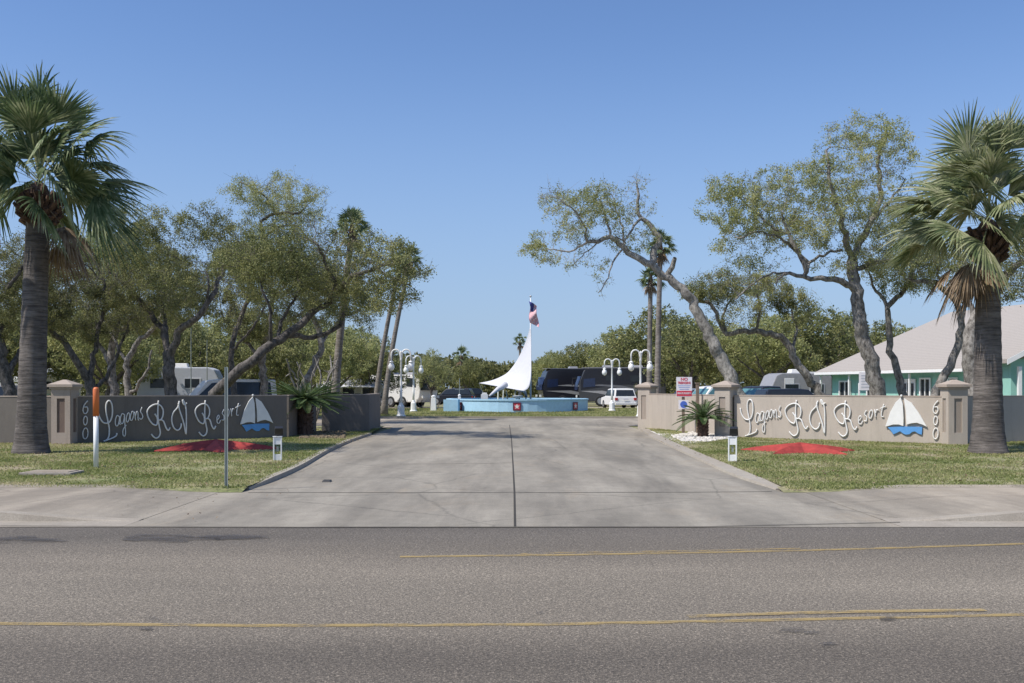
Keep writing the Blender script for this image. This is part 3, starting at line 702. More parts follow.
BG = [  # px, Y, top y, width factor, proto, label
 (-25, 62, 285, 1.0, 1, 'dark oak at the left edge deep behind the left palm'),
 (28, 66, 292, 1.05, 2, 'oak far behind the left palm trunk'),
 (70, 74, 300, 1.0, 1, 'dark oak far behind the left gate pillar'),
 (108, 62, 305, 1.0, 0, 'oak in the back row left of the pale caravan'),
 (150, 84, 300, 1.1, 2, 'oak standing directly beyond the pale caravan'),
 (188, 72, 312, .95, 1, 'dark oak just right of the pale caravan roof'),
 (226, 80, 308, 1.1, 0, 'yellow green oak beyond the white van bonnet'),
 (262, 66, 318, .9, 2, 'oak in the back row above the white van roof'),
 (298, 86, 308, 1.1, 2, 'oak in the back row behind the bare shrub'),
 (338, 74, 322, .95, 0, 'round yellow green oak behind the far left palm trunk'),
 (372, 82, 330, .95, 2, 'round oak left of the twin leaning palms'),
 (355, 108, 322, 1.0, 0, 'farther oak rising above the low awning trailer'),
 (432, 88, 345, .75, 3, 'small sparse oak right of the left white lamp posts'),
 (468, 118, 356, .8, 1, 'distant low oak between the lamp posts and the canopy'),
 (552, 128, 348, .85, 0, 'distant round oak right of the flagpole'),
 (584, 122, 336, .95, 2, 'rounded oak above the dark motorhome nose'),
 (620, 116, 322, 1.0, 0, 'oak above the dark motorhome roof'),
 (655, 106, 300, 1.1, 1, 'dark oak directly behind the twin slim palms'),
 (692, 92, 308, 1.0, 2, 'oak behind the white and red sign'),
 (728, 100, 322, 1.0, 0, 'yellow green oak beyond the leaning trunk base'),
 (768, 84, 310, 1.05, 0, 'oak in the back row above the dark cars'),
 (808, 88, 296, 1.15, 2, 'tallest round oak in the row left of the teal building'),
 (846, 98, 306, 1.0, 1, 'dark oak rising behind the teal building eave'),
 (900, 108, 322, .9, 0, 'oak top showing over the far roof slope'),
 (95, 96, 318, 1.2, 0, 'farther oak filling the gap behind the twin stemmed oak'),
 (2, 92, 300, 1.2, 1, 'farthest dark oak at the left edge of the park'),
 (58, 104, 306, 1.2, 1, 'farther oak directly beyond the left pillar cap'),
 (165, 110, 308, 1.2, 1, 'farther oak rising between the two pale masts and the caravan'),
 (320, 112, 315, 1.1, 1, 'farther oak between the slim palm and the sloping limb'),
 (640, 138, 335, 1.1, 2, 'farther oak peeping over the motorhome roofs'),
]
for i, (px, Y, ty, wf, pi, lab) in enumerate(BG):
    o = protos[pi] if not used[pi] else copy_tree(protos[pi]); used[pi] = True
    h = CH+(HZ-ty)/F*Y; s = h/9.3
    o.location = ((px-512)/F*Y, Y, 0); o.scale = (s*wf, s*wf, s); o.rotation_euler = (0, 0, rnd.random()*6.28); o['label'] = lab
# far woods
def woods(name, x0, x1, Y, tops, n, label, dep=25):
    rg = np.random.RandomState(91); x = rg.rand(n)*(x1-x0)+x0; y = Y+rg.rand(n)*dep
    top = 3.2+3.6*vnoise(x, y, 9, 3)+1.5*vnoise(x, y, 2.5, 4); z = top*(1-rg.rand(n)**1.6)+.1
    c = np.c_[x, y, z]; k = n; d = rg.randn(k, 3); d /= np.linalg.norm(d, axis=1)[:, None]; e = np.cross(d, rg.randn(k, 3)); e /= np.linalg.norm(e, axis=1)[:, None]
    s = .35; V = np.stack([c-d*s, c+e*s*.6, c+d*s, c-e*s*.6], 1).reshape(-1, 3)
    tag(npmesh(name, V, np.arange(4*k).reshape(-1, 4), 'oak_leaf_dark'), label, 'woods', kind='stuff')
woods('far_woods', -130, 130, 165, None, 110000, 'distant low belt of dark scrubby trees along the horizon')
# shrubs (green, and one bare)
def shrub(px, Y, rx, h, seed, label, mat='oak_leaf_dark', per=16):
    b = Vector(((px-512)/F*Y, Y, 0)); t = thing('shrub', b, label, 'shrub'); limbs = []
    for k in range(5):
        a = k*1.256; limbs.append(([(b.x, b.y, 0), (b.x+.3*rx*math.cos(a), b.y+.3*rx*math.sin(a), h*.5)], .04, .02))
    P_, par, r, cnt, mr = grow(limbs, [(b.x, b.y, h*.52, rx, rx, h*.5)], seed, .2, .32, natt=420)
    V, Q, tw = leaves(P_, r, mr, seed, per, .10, .06, .16, holes=False); tree_mesh(P_, par, r, mr, 'stem', 'oak_bark_dark', t, tw)
    if per: npmesh('foliage', V, Q, mat, t)
for a in [(385, 66, 1.3, 1.7, 41, 'dark shrub at the foot of the twin leaning palms'), (402, 84, 1.5, 1.5, 42, 'dark shrub before the white motorhome'), (421, 82, 1.5, 1.6, 45, 'dark shrub under the white motorhome windscreen'),
          (642, 80, 1.2, 2.4, 43, 'dark shrub right of the white car'), (437, 79, 1.0, 1.3, 46, 'low dark shrub beside the white post')]: shrub(*a)
def bare():
    Y = 42; b = Vector(((312-512)/F*Y, Y, 0)); t = thing('bare_shrub', b, 'leafless shrub with knobbly grey branches behind the left wall', 'shrub'); limbs = []
    rg = random.Random(5)
    for k in range(9):
        a = k*.698; limbs.append(([(b.x, b.y, 0), (b.x+.4*math.cos(a), b.y+.4*math.sin(a), 1.0), (b.x+.9*math.cos(a), b.y+.9*math.sin(a), 1.9+.5*rg.random()), (b.x+1.1*math.cos(a+.3), b.y+1.1*math.sin(a+.3), 2.6+.6*rg.random())], .06, .035))
    P_, par, r, cnt, mr = grow(limbs, [(b.x, b.y, 2.3, 1.6, 1.4, .9)], 47, .25, .45, natt=70); r = np.maximum(r, .022)
    tree_mesh(P_, par, r, mr, 'stem', 'oak_bark', t)
bare()

# ------------------------------------------------------------------ palms
def frond(m, c, az, el, pl, bl, droop, rg, nseg=34, mi=0, sw=.035, roll=0.0):
    d = Vector((math.cos(az)*math.cos(el), math.sin(az)*math.cos(el), math.sin(el)))
    side = Vector((-math.sin(az), math.cos(az), 0)); up = side.cross(d)*-1
    up = d.cross(side)*-1 if up.z < 0 else up
    # petiole
    pts = []; 
    for k in range(5):
        t = k/4; pts.append(c+d*pl*t+Vector((0, 0, -droop*.25*pl*t*t)))
    for a, b in zip(pts, pts[1:]):
        m.face([a-side*.02, a+side*.02, b+side*.018, b-side*.018], 1)
    e = pts[-1]; dd = (pts[-1]-pts[-2]).normalized(); uu = side.cross(dd).normalized() if side.cross(dd).length > .01 else Vector((0, 0, 1))
    if uu.z < 0: uu = -uu
    s0 = side.copy(); side = s0*math.cos(roll)+uu*math.sin(roll); uu = uu*math.cos(roll)-s0*math.sin(roll)
    fan = rg.uniform(48, 92); kk = rg.uniform(.8, 1.8)
    for k in range(nseg):
        th = R(-fan+2*fan*k/(nseg-1))+rg.uniform(-.02, .02); ln = bl*(.62+.38*math.cos(th*.8))*rg.uniform(.78, 1.1)
        dr = dd*math.cos(th)+side*math.sin(th)+uu*.10*(1-abs(th)/2)
        dr.normalize(); wv = dr.cross(uu).normalized(); tw = .5*(1 if k % 2 else -1); wv = (wv+uu*tw).normalized()
        pr = None; w0 = sw
        for q in range(7):
            t = q/6; p = e+dr*ln*t+Vector((0, 0, -1))*(droop*ln*(max(0, t-.28)**1.6)*kk)+uu*rg.uniform(-.01, .01)
            ww = w0*(.35+1.3*t if t < .45 else max(.06, .95*(1-(t-.45)/.55)**.8))
            cur = (p-wv*ww, p+wv*ww)
            if pr: m.face([pr[0], pr[1], cur[1], cur[0]], 0)
            pr = cur
def fan_palm(label, px, Y, h, r0, r1, cr, nf, seed, lean=(0, 0), group=None, mats=('palm_leaf',), far=False, dead=10, upb=0, bl=1.2, deadaz=None):
    b = Vector(((px-512)/F*Y, Y, 0)); t = thing('fan_palm', b, label, 'palm tree', group); rg = random.Random(seed)
    m = MB(); n = 34 if not far else 14; pts = []; rad = []
    for k in range(n+1):
        q = k/n; z = h*q; pts.append(b+Vector((lean[0]*q**1.4, lean[1]*q, z-.05*(1-q))))
        flare = 1+.42*math.exp(-q*h/.45) if not far else 1+.5*math.exp(-q*h/.8)
        rad.append((r0+(r1-r0)*min(1, q*1.1))*flare*(1+(.02 if k % 2 else -.01)))
    m.tube(pts, rad, 20 if not far else 10); m.build('trunk', 'palm_bark' if not far else 'palm_bark_far', t, smooth=True)
    top = pts[-1]
    mb = MB()                                   # leaf boots under the crown
    nb = 54 if not far else 24; hb = .62*cr/2.9
    for k in range(nb):
        a = k*2.399; q = k/nb; z = top.z-hb*.95+hb*q; rr = r1*(1.0+.75*math.sin(q*2.4)); ca, sa = math.cos(a), math.sin(a)
        p = Vector((top.x+ca*rr*.7, top.y+sa*rr*.7, z)); o_ = Vector((ca, sa, .55+.9*q)).normalized()
        mb.tube([p-o_*.1, p+o_*.14*cr/2.9*1.6, p+o_*rg.uniform(.16, .30)*cr/2.9*1.1], [.06*cr/2.9, .05*cr/2.9, .03*cr/2.9], 4)
    mb.lathe([(r1*.8, -.1), (r1*1.1, .1), (r1*.7, .35), (.02, .5)], top, 10)
    mb.build('leaf_base', 'palm_boot', t)
    c = top+Vector((0, 0, .22*cr/2.9)); s = cr/2.9
    mf = MB(); golden = 2.39996
    for k in range(nf):
        q = (k+.5)/nf; el = R(86-102*q**.9+rg.uniform(-10, 10)); short = (k % 4 == 1)
        az = k*golden+rg.uniform(-.25, .25)
        frond(mf, c+Vector((0, 0, .3*s*(1-q))), az, el, s*(rg.uniform(.35, .7) if short else rg.uniform(.95, 1.55)), s*bl*rg.uniform(.75, 1.15), (.30+.22*q)*rg.uniform(.35, 1.5), rg, 38 if not far else 14, sw=.029*s if not far else .07*s, roll=rg.uniform(-.95, .95))
    npv = mf
    o = npv.build('crown', [mats[0], 'palm_leaf_pale'], t)
    if dead:
        md = MB()
        for k in range(dead):
            az = (k*golden+1.0) if deadaz is None else deadaz+rg.uniform(-1.1, 1.1); el = R(rg.uniform(-62, -30)); frond(md, c-Vector((0, 0, .25*s)), az, el, s*rg.uniform(.6, 1.0), s*rg.uniform(.7, .95), .7, rg, 24 if not far else 10, sw=.03*s if not far else .07*s)
        md.build('dead_frond', ['palm_dead', 'palm_dead'], t)
    return t
def ph(ytop, Y): return CH+(HZ-ytop)/F*Y
fan_palm('tall fan palm with dark crown and bare trunk on the left lawn', 31, 25.6, ph(199, 25.6), .36, .28, 3.65, 54, 51, lean=(.2, 0), group='fan palms flanking the entrance', mats=('palm_leaf',), dead=3, deadaz=.4)
fan_palm('fan palm with pale sunlit drooping crown on the right lawn', 988, 25.9, ph(236, 25.9), .38, .28, 3.45, 56, 52, lean=(0, 0), group='fan palms flanking the entrance', mats=('palm_leaf_pale',), dead=7, deadaz=3.3)
fan_palm('slim palm with dark crown rising out of the oaks left of the drive', 334, 52, ph(232, 52), .22, .16, 1.6, 34, 53, lean=(.95, 0), far=True, dead=10)
fan_palm('left slim palm of the leaning pair by the lamp posts', 375, 64, ph(272, 64), .18, .12, 1.5, 30, 54, lean=(1.5, 0), far=True, dead=12)
fan_palm('right slim palm of the leaning pair by the lamp posts', 384, 63, ph(262, 63), .18, .12, 1.5, 30, 55, lean=(1.6, .4), far=True, dead=12)
fan_palm('left slim palm of the upright pair behind the sign', 649, 62, ph(282, 62), .17, .14, 1.35, 30, 56, lean=(.1, 0), far=True, dead=12)
fan_palm('right slim palm of the upright pair behind the sign', 657, 58, ph(250, 58), .18, .14, 1.4, 30, 57, lean=(.2, 0), far=True, dead=14)
fan_palm('small distant palm showing above the white canopy', 520, 150, ph(343, 150), .22, .18, 1.7, 24, 58, far=True, dead=6)
fan_palm('small distant palm above the low trees right of the lamp posts', 461, 150, ph(358, 150), .22, .18, 2.2, 24, 59, far=True, dead=6)

def cycad(label, px, Y, th, tr, fl, nf, seed, zb=0.0, e0=75, e1=75, dr=.25):
    b = Vector(((px-512)/F*Y, Y, zb)); t = thing('sago_palm', b, label, 'sago palm'); rg = random.Random(seed); m = MB()
    n = 9; m.tube([b+Vector((0, 0, th*k/n-.05)) for k in range(n+1)], [tr*(1.1-.2*k/n)*(1+.06*(k % 2)) for k in range(n+1)], 12)
    for k in range(70):
        a = k*2.4; z = th*k/70; m.tube([b+Vector((math.cos(a)*tr*.85, math.sin(a)*tr*.85, z)), b+Vector((math.cos(a)*tr*1.25, math.sin(a)*tr*1.25, z+.06))], [.035, .015], 4)
    m.build('trunk', 'palm_boot', t)
    f = MB(); c = b+Vector((0, 0, th))
    for k in range(nf):
        az = k*2.39996+rg.uniform(-.2, .2); q = k/nf; el = R(e0-e1*q); L_ = fl*rg.uniform(.85, 1.1); pts = []
        for j in range(13):
            s = j/12; r_ = L_*s*math.cos(el)*1.0+L_*.18*s*s; z = L_*s*math.sin(el)-L_*(dr+.25*q)*s*s*1.0
            pts.append(c+Vector((math.cos(az)*r_, math.sin(az)*r_, z)))
        f.tube(pts, [.012]*13, 3, cap=False)
        for j in range(1, 40):
            s = j/40*12; i = int(s); fr = s-i; p = pts[i].lerp(pts[min(12, i+1)], fr); tg = (pts[min(12, i+1)]-pts[max(0, i-1)]).normalized()
            sd_ = tg.cross(Vector((0, 0, 1))).normalized(); ll = .13*fl*(math.sin(math.pi*min(1, j/40*.93+.07))**.6)+.02
            for sg in (-1, 1):
                d = (sd_*sg+tg*.55+Vector((0, 0, .22))).normalized(); e = p+d*ll; w_ = tg*.009
                f.face([p-w_, p+w_, e+w_*.3-Vector((0, 0, .01)), e-w_*.3])
    f.build('crown', 'cycad_leaf', t)
cycad('small sago palm on white gravel by the signpost', 703, 34.0, .62, .16, 1.05, 34, 61, .05, 78, 68, .30)
cycad('large dark sago palm standing in the gap of the left wall', 305, 35.2, 1.28, .25, 1.3, 84, 62, .05, 38, 46, .05)

# ------------------------------------------------------------------ entrance walls
WH = 1.48
class Wall:
    def __init__(s, p0, p1): s.a = Vector((*p0, 0)); s.b = Vector((*p1, 0)); s.t = (s.b-s.a).normalized(); s.n = Vector((s.t.y, -s.t.x, 0)); s.L = (s.b-s.a).length
    def pt(s, u, z, w=0): return s.a+s.t*u+s.n*w+Vector((0, 0, z))
    def ray(s, px, py, w=.0):
        d = Vector(((px-512)/F, 1, -(py-HZ)/F)); o = Vector((0, 0, CH)); a = s.a+s.n*w; k = (a-o).dot(s.n)/d.dot(s.n); p = o+d*k; return (p-s.a).dot(s.t), p.z
def wall(name, label, W, h=WH, th=.2, mt='stucco'):
    t = thing(name, W.a, label, 'wall', rz=0); m = MB()
    m.prism([(0, -.1), (W.L, -.1), (W.L, h), (0, h)], 0, -th, W.pt); m.build('panel', mt, t)
    m = MB(); m.prism([(-.01, h), (W.L+.01, h), (W.L+.01, h+.035), (-.01, h+.035)], .012, -th-.012, W.pt); m.build('coping', 'stucco_trim', t)
    return t
def pillar(label, loc, ang, w_=.56, h=1.72, pm='stucco_panel', sm='stucco'):
    t = thing('gate_pillar', loc, label, 'pillar', 'stucco pillars of the entrance walls', rz=ang)
    def part(m, nm, mat, **k):
        o = m.build(nm, mat, None, **k); o.parent = t; return o
    m = MB(); m.box((0, 0, h/2-.05), (w_-.05, w_-.05, h+.1))
    z0, z1 = .42, h-.28; pw = w_*.42
    for k in range(4):       # frame pieces standing proud, leaving a recessed panel
        Mx = Matrix.Rotation(k*math.pi/2, 4, 'Z'); fy = -w_/2+.012; sw = (w_-pw)/2
        for sx in (-1, 1): m.box((sx*(pw/2+sw/2-.001), fy, h/2-.05), (sw-.002, .05, h+.1), Mx)
        m.box((0, fy, z0/2-.05), (pw, .048, z0+.1), Mx); m.box((0, fy, (z1+h)/2), (pw, .048, h-z1), Mx)
    part(m, 'shaft', sm)
    m = MB()
    for k in range(4):
        Mx = Matrix.Rotation(k*math.pi/2, 4, 'Z'); m.box((0, -w_/2+.024, (z0+z1)/2), (pw-.01, .006, z1-z0-.01), Mx)
    part(m, 'recessed_panel', pm)
    m = MB(); m.box((0, 0, h+.03), (w_+.10, w_+.10, .06)); m.box((0, 0, h+.10), (w_+.2, w_+.2, .08)); m.box((0, 0, h+.21), (w_+.16, w_+.16, .14), taper=.12)
    part(m, 'cap', 'stucco_trim'); return t
WR = Wall((7.62, 34.15), (13.0, 30.0)); WL = Wall((-13.25, 30.0), (-7.6, 33.6))
WR.n = WR.n if WR.n.y < 0 else -WR.n; WL.n = WL.n if WL.n.y < 0 else -WL.n
signR = wall('sign_wall', 'sunlit beige stucco wall with white script lettering right of the drive', WR)
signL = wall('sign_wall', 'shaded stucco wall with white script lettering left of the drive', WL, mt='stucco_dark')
W2 = Wall((5.75, 42.5), (7.5, 34.5)); wall('return_wall', 'plain sunlit beige wall between the two pillars by the drive', W2)
W3 = Wall((13.35, 30.0), (24.5, 35.8)); wall('outer_wall', 'plain shaded wall running right from the numbered pillar', W3)
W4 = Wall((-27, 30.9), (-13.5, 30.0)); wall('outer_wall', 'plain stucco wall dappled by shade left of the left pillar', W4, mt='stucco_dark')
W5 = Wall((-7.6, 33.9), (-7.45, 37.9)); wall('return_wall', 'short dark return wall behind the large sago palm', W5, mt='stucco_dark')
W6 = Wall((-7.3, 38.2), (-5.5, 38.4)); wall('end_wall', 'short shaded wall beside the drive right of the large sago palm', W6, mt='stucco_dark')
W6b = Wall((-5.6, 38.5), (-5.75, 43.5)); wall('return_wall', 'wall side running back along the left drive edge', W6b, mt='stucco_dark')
aR = math.atan2(WR.t.y, WR.t.x); aL = math.atan2(WL.t.y, WL.t.x)
pillar('capped pillar between plain wall and lettered wall by the small sago palm', (7.38, 34.35, 0), aR)
pillar('capped pillar at the right end of the sunlit lettered wall', (13.25, 29.85, 0), 0.0)
pillar('capped pillar at the drive end of the right wall', (5.78, 42.6, 0), aR)
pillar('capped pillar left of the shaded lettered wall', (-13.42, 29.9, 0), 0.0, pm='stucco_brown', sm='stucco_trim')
# lettering: strokes measured on the right wall, carried as wall coordinates
def z1(p): return (735+p[0]/8.533, 385+p[1]/8.533)
def z2(p): return (830+p[0]/7.877, 380+p[1]/7.877)
def ell(cx, cy, rx, ry, tilt=.15): return [(cx+rx*math.cos(a)-tilt*ry*math.sin(a), cy+ry*math.sin(a)) for a in [math.pi*2*k/12 for k in range(13)]]
Rc = [[(525, 128), (519, 200), (520, 270), (530, 335), (540, 385), (530, 420), (505, 434), (482, 420), (464, 398)],
      [(493, 235), (512, 265), (516, 300), (505, 328), (470, 312), (440, 265), (430, 215), (455, 178), (500, 158), (540, 168), (563, 205), (562, 250), (545, 284), (520, 285)],
      [(545, 284), (568, 300), (588, 350), (607, 375), (624, 352)]]
LET = [
 ('L', z1, .024, [[(45, 195), (58, 250), (88, 292), (128, 292), (150, 250), (155, 190), (146, 140), (126, 124), (108, 150), (107, 210), (120, 280), (130, 340), (127, 400), (108, 428), (88, 434)], [(100, 432), (150, 415), (182, 398), (188, 376)]]),
 ('a', z1, .0165, [[(206, 248), (190, 240), (177, 275), (180, 315), (194, 320), (205, 290), (210, 244), (208, 300), (218, 312)]]),
 ('g', z1, .0165, [[(245, 232), (228, 228), (216, 262), (220, 300), (234, 302), (244, 270), (248, 232), (250, 300), (256, 370), (250, 404), (236, 392), (238, 350), (262, 315)]]),
 ('o', z1, .0165, [ell(275, 258, 12, 36)]), ('o', z1, .0165, [ell(307, 246, 12, 36)]),
 ('n', z1, .0165, [[(328, 215), (336, 282)], [(334, 250), (344, 214), (354, 222), (356, 275), (364, 282)]]),
 ('s', z1, .0165, [[(388, 178), (376, 212), (388, 235), (394, 258), (380, 276), (366, 264)]]),
 ('R', z1, .024, Rc),
 ('V', z1, .024, [[(706, 135), (692, 185), (652, 230), (638, 290), (655, 352), (690, 378), (717, 356), (724, 322)], [(698, 150), (704, 200), (728, 270), (748, 335), (765, 415), (768, 300), (765, 205), (752, 150), (734, 126), (745, 165), (773, 152)]]),
 ('R', z1, .024, [[(x+419, y+4) for x, y in s] for s in Rc[:2]] + [[(964, 288), (987, 304), (1005, 355), (1026, 382), (1043, 356)]]),
 ('e', z2, .0165, [[(228, 322), (246, 300), (240, 282), (226, 300), (228, 342), (246, 346), (258, 322)]]),
 ('s', z2, .0165, [[(288, 238), (273, 268), (290, 292), (287, 322), (268, 322)]]),
 ('o', z2, .0165, [ell(322, 270, 13, 33)]),
 ('r', z2, .0165, [[(352, 232), (360, 295)], [(360, 262), (368, 235), (382, 238)]]),
 ('t', z2, .0165, [[(425, 190), (410, 240), (406, 285), (424, 288)], [(394, 226), (442, 206)]]),
]
DIG = [(z2, [[(852, 163), (825, 195), (814, 232), (820, 258), (838, 264), (852, 240), (846, 214), (824, 214)]]), (z2, [ell(833, 320, 15, 34, .05)]), (z2, [ell(833, 422, 20, 43, .05)])]
SAIL = [(z2, [(560, 137), (520, 175), (478, 250), (440, 365), (460, 362), (500, 350), (545, 350), (580, 362), (582, 300), (576, 190)]),
        (z2, [(586, 145), (600, 250), (604, 352), (640, 341), (685, 336), (730, 350), (765, 367), (710, 270), (645, 180)])]
HULL = [(455, 371), (590, 366), (728, 370), (724, 430), (700, 424), (672, 405), (650, 408), (625, 428), (598, 430), (575, 420), (553, 403), (530, 415), (500, 428), (478, 395)]
uL0 = WR.ray(741, 420)[0]; uL1 = WR.ray(928, 420)[0]
def inscribe(W, par, ufun, zadd=0.0, wh='letter_white'):
    def loc(fn, p):
        x, y = fn(p); u, z = WR.ray(x, y, .03); return ufun(u), z+zadd
    for nm, fn, rad, strokes in LET:
        m = MB()
        for s in strokes:
            pts = [loc(fn, p) for p in s]; sp = spline(pts, n=5)
            m.tube([W.pt(q[0], q[1], .035+.004*strokes.index(s)) for q in sp], rad, 6)
        m.build('letter', wh, par, smooth=True)
    for fn, strokes in DIG:
        m = MB()
        for s in strokes:
            sp = spline([loc(fn, p) for p in s], n=4); m.tube([W.pt(q[0], q[1], .035) for q in sp], .018, 6)
        m.build('digit', wh, par, smooth=True)
    m = MB(); m.prism([loc(z2, p) for p in HULL], .01, .05, W.pt); hull = m.build('boat_hull', 'boat_blue', par)
    for fn, s in SAIL:
        m = MB(); m.prism([loc(fn, p) for p in s], .015, .075, W.pt); o = m.build('sail', 'letter_white', par)
    m = MB(); u, z = loc(z2, (563, 124)); m.lathe([(.0, -.04), (.035, -.02), (.035, .02), (.0, .04)], W.pt(u, z, .04), 10); m.build('mast_ball', 'letter_white', par)
inscribe(WR, signR, lambda u: u)
la = WL.ray(98, 420)[0]; lb = WL.ray(273, 420)[0]; ld = WL.ray(83, 420)[0]; du = WR.ray(936, 410)[0]
inscribe(WL, signL, lambda u: (la+(u-uL0)*(lb-la)/(uL1-uL0)) if u < uL1+.02 else ld+.06+(u-du), .0)

# starfish mounds
def starfish(label, c, rad, hgt, rot, mat='star_red', seed=1):
    rg = random.Random(seed); t = thing('starfish', c, label, 'starfish sculpture', 'red starfish on the lawns'); rows = []
    n = 5; ridge = []; valley = []
    m = MB(); c = Vector(c); top = c+Vector((0, 0, hgt))
    V = [top]; 
    for k in range(n):
        a = rot+k*2*math.pi/n; L_ = rad*rg.uniform(.92, 1.08)
        d = Vector((math.cos(a), math.sin(a), 0)); s = Vector((-d.y, d.x, 0))
        ri = [c+d*L_*q+Vector((0, 0, hgt*(1-q)**.75+.015)) for q in (0, .25, .5, .75, 1.0)]
        wd = [0, .34*rad, .22*rad, .12*rad, .02]
        a1 = a+math.pi/n; a0 = a-math.pi/n; v1 = c+Vector((math.cos(a1), math.sin(a1), 0))*rad*.40; v0 = c+Vector((math.cos(a0), math.sin(a0), 0))*rad*.40
        def edge(v, sg):
            return [v+(0, 0, 0) if False else v] + [c+d*L_*q+s*sg*w_*.8 for q, w_ in zip((.55, .78, 1.0), (.19*rad, .11*rad, .02*rad))]
        for v, sg in ((v1, 1), (v0, -1)):
            e = edge(v, sg); e = [p-Vector((0, 0, .0)) for p in e]
            rr = [ri[0], ri[1], ri[2], ri[3], ri[4]]
            m.face([rr[0], rr[1], e[0]]); m.face([rr[1], rr[2], e[1], e[0]]); m.face([rr[2], rr[3], e[2], e[1]]); m.face([rr[3], rr[4], e[3], e[2]])
            for p, q in zip(e, e[1:]): m.face([p, q, q-Vector((0, 0, .12)), p-Vector((0, 0, .12))])
    m.build('body', mat, t); return t
sc_c = G(799, 449, .12); starfish('sunlit red starfish mound on the right lawn', (sc_c.x-.05, sc_c.y-.3, .08), 1.55, .22, R(84), seed=3)
sc_l = G(217, 448, .12); starfish('red starfish mound half in shade on the left lawn', (sc_l.x, sc_l.y-.1, .11), 1.62, .24, R(-68), seed=5)

# ------------------------------------------------------------------ small things on the lawns
def post(name, label, cat, px, py, py0, r, mats, split=None, zb=0.07):
    b = G(px, py, zb); t = thing(name, b, label, cat); H = zb+0; top = CH-(py0-HZ)/F*b.y
    return t, b, top
t, b, top = post('marker_post', 'white pipeline marker post with orange top on the left lawn', 'marker post', 96, 468, 387, .06, None)
zs = CH-(415-HZ)/F*b.y
m = MB(); m.tube([(b.x, b.y, 0), (b.x, b.y, zs)], .052, 14); m.build('pole', 'white_paint', t, smooth=True)
m = MB(); m.lathe([(.062, zs-.02), (.062, top-.05), (.045, top-.01), (.0, top)], (b.x, b.y, 0), 14); m.build('sleeve', 'orange_plastic', t, smooth=True)
t, b, top = post('sign_post', 'bare grey green metal channel post near the left drive kerb', 'post', 226.5, 487, 367, .03, None)
m = MB()
for (x, y, dx, dy) in ((0, .012, .05, .008), (-.021, 0, .008, .03), (.021, 0, .008, .03), (-.032, -.014, .018, .006), (.032, -.014, .018, .006)):
    m.box((b.x+x*.7, b.y+y, top/2), (dx*.7, dy, top))
m.build('channel', 'galvanised', t)
m = MB()
for k in range(18): m.lathe([(.008, 0), (.008, .002)], (0, 0, 0), 8, M=Matrix.Translation((b.x, b.y+.005, .25+k*.1)) @ Matrix.Rotation(R(90), 4, 'X'))

# utility slab
b = G(52, 474, .08); t = thing('utility_box', b, 'flat concrete utility box lid in the grass below the left palm', 'utility lid')
m = MB(); m.box((b.x, b.y, .08), (1.0, .62, .10)); m.build('frame', 'walk_concrete', t, bevel=.01)
m = MB(); m.box((b.x, b.y, .135), (.84, .48, .02)); m.build('lid', 'drive_concrete', t, bevel=.006)
# floodlights on white frames
def flood(label, px, py, rz):
    b = G(px, py, .06); t = thing('floodlight', b, label, 'floodlight', 'sign floodlights on white frames', rz=rz)
    def part(m, nm, mat, par=t, **k):
        o = m.build(nm, mat, None, **k); o.parent = par; return o
    m = MB()
    for sx in (-1, 1): m.box((sx*.085, 0, .28), (.03, .12, .56))
    m.box((0, 0, .47), (.14, .10, .17)); m.box((0, 0, .08), (.14, .10, .15)); m.box((0, 0, .567), (.215, .13, .014)); part(m, 'frame', 'white_paint', bevel=.004)
    m = MB(); m.box((0, .01, .28), (.05, .04, .12)); part(m, 'junction_box', 'galvanised')
    m = MB(); m.box((0, 0, .60), (.03, .03, .06)); part(m, 'bracket', 'black_plastic')
    Mx = Matrix.Translation((.03, 0, .70)) @ Matrix.Rotation(R(22), 4, 'X')
    m = MB(); m.box((0, 0, 0), (.2, .13, .18), Mx, taper=.9); h = part(m, 'lamp_head', 'black_plastic', bevel=.01)
    m = MB(); m.box((0, .07, 0), (.16, .006, .14), Mx); part(m, 'lens', 'window_dark')
    return t
flood('black floodlight on a white frame at the right drive edge', 732.5, 461.5, R(-12)); flood('black floodlight on a white frame at the left drive edge', 277.5, 461, R(14))
# rocks bed, mulch
def bed(name, pts, mat, label, n, seed, s0, s1, z=.07):
    poly = [(p.x, p.y) for p in gp(pts)]; xs = [p[0] for p in poly]; ys = [p[1] for p in poly]; rg = random.Random(seed); m = MB(); c = 0
    while c < n:
        x = rg.uniform(min(xs), max(xs)); y = rg.uniform(min(ys), max(ys))
        if not inside((x, y), poly): continue
        c += 1; s = rg.uniform(s0, s1); Mx = Matrix.Translation((x, y, z+s*.2)) @ Matrix.Rotation(rg.random()*3, 4, 'Z') @ Matrix.Rotation(rg.uniform(-.4, .4), 4, 'X')
        m.box((0, 0, 0), (s*rg.uniform(.8, 1.5), s, s*.7), Mx, taper=.6)
    tag(m.build(name, mat), label, 'gravel', kind='stuff')
bed('gravel', [(672, 438), (695, 434), (728, 436), (735, 440), (708, 444), (682, 444)], 'rock_white', 'white stone gravel round the small sago palm', 1500, 4, .05, .11, .06)
bed('gravel', [(300, 434), (345, 434), (345, 441), (300, 441)], 'mulch', 'brown stone edging rubble at the foot of the left end wall', 700, 5, .05, .12, .07)
m = MB(); m.face([(p.x, p.y, .082) for p in gp([(285, 436), (350, 434), (347, 441), (300, 444)])]); tag(m.build('soil_bed', 'mulch'), kind='structure')
m = MB(); m.face([(p.x, p.y, .068) for p in gp([(650, 433), (700, 434), (735, 438), (700, 445), (680, 446)])]); tag(m.build('soil_bed', 'rock_white'), kind='structure')
rgl = np.random.RandomState(77)
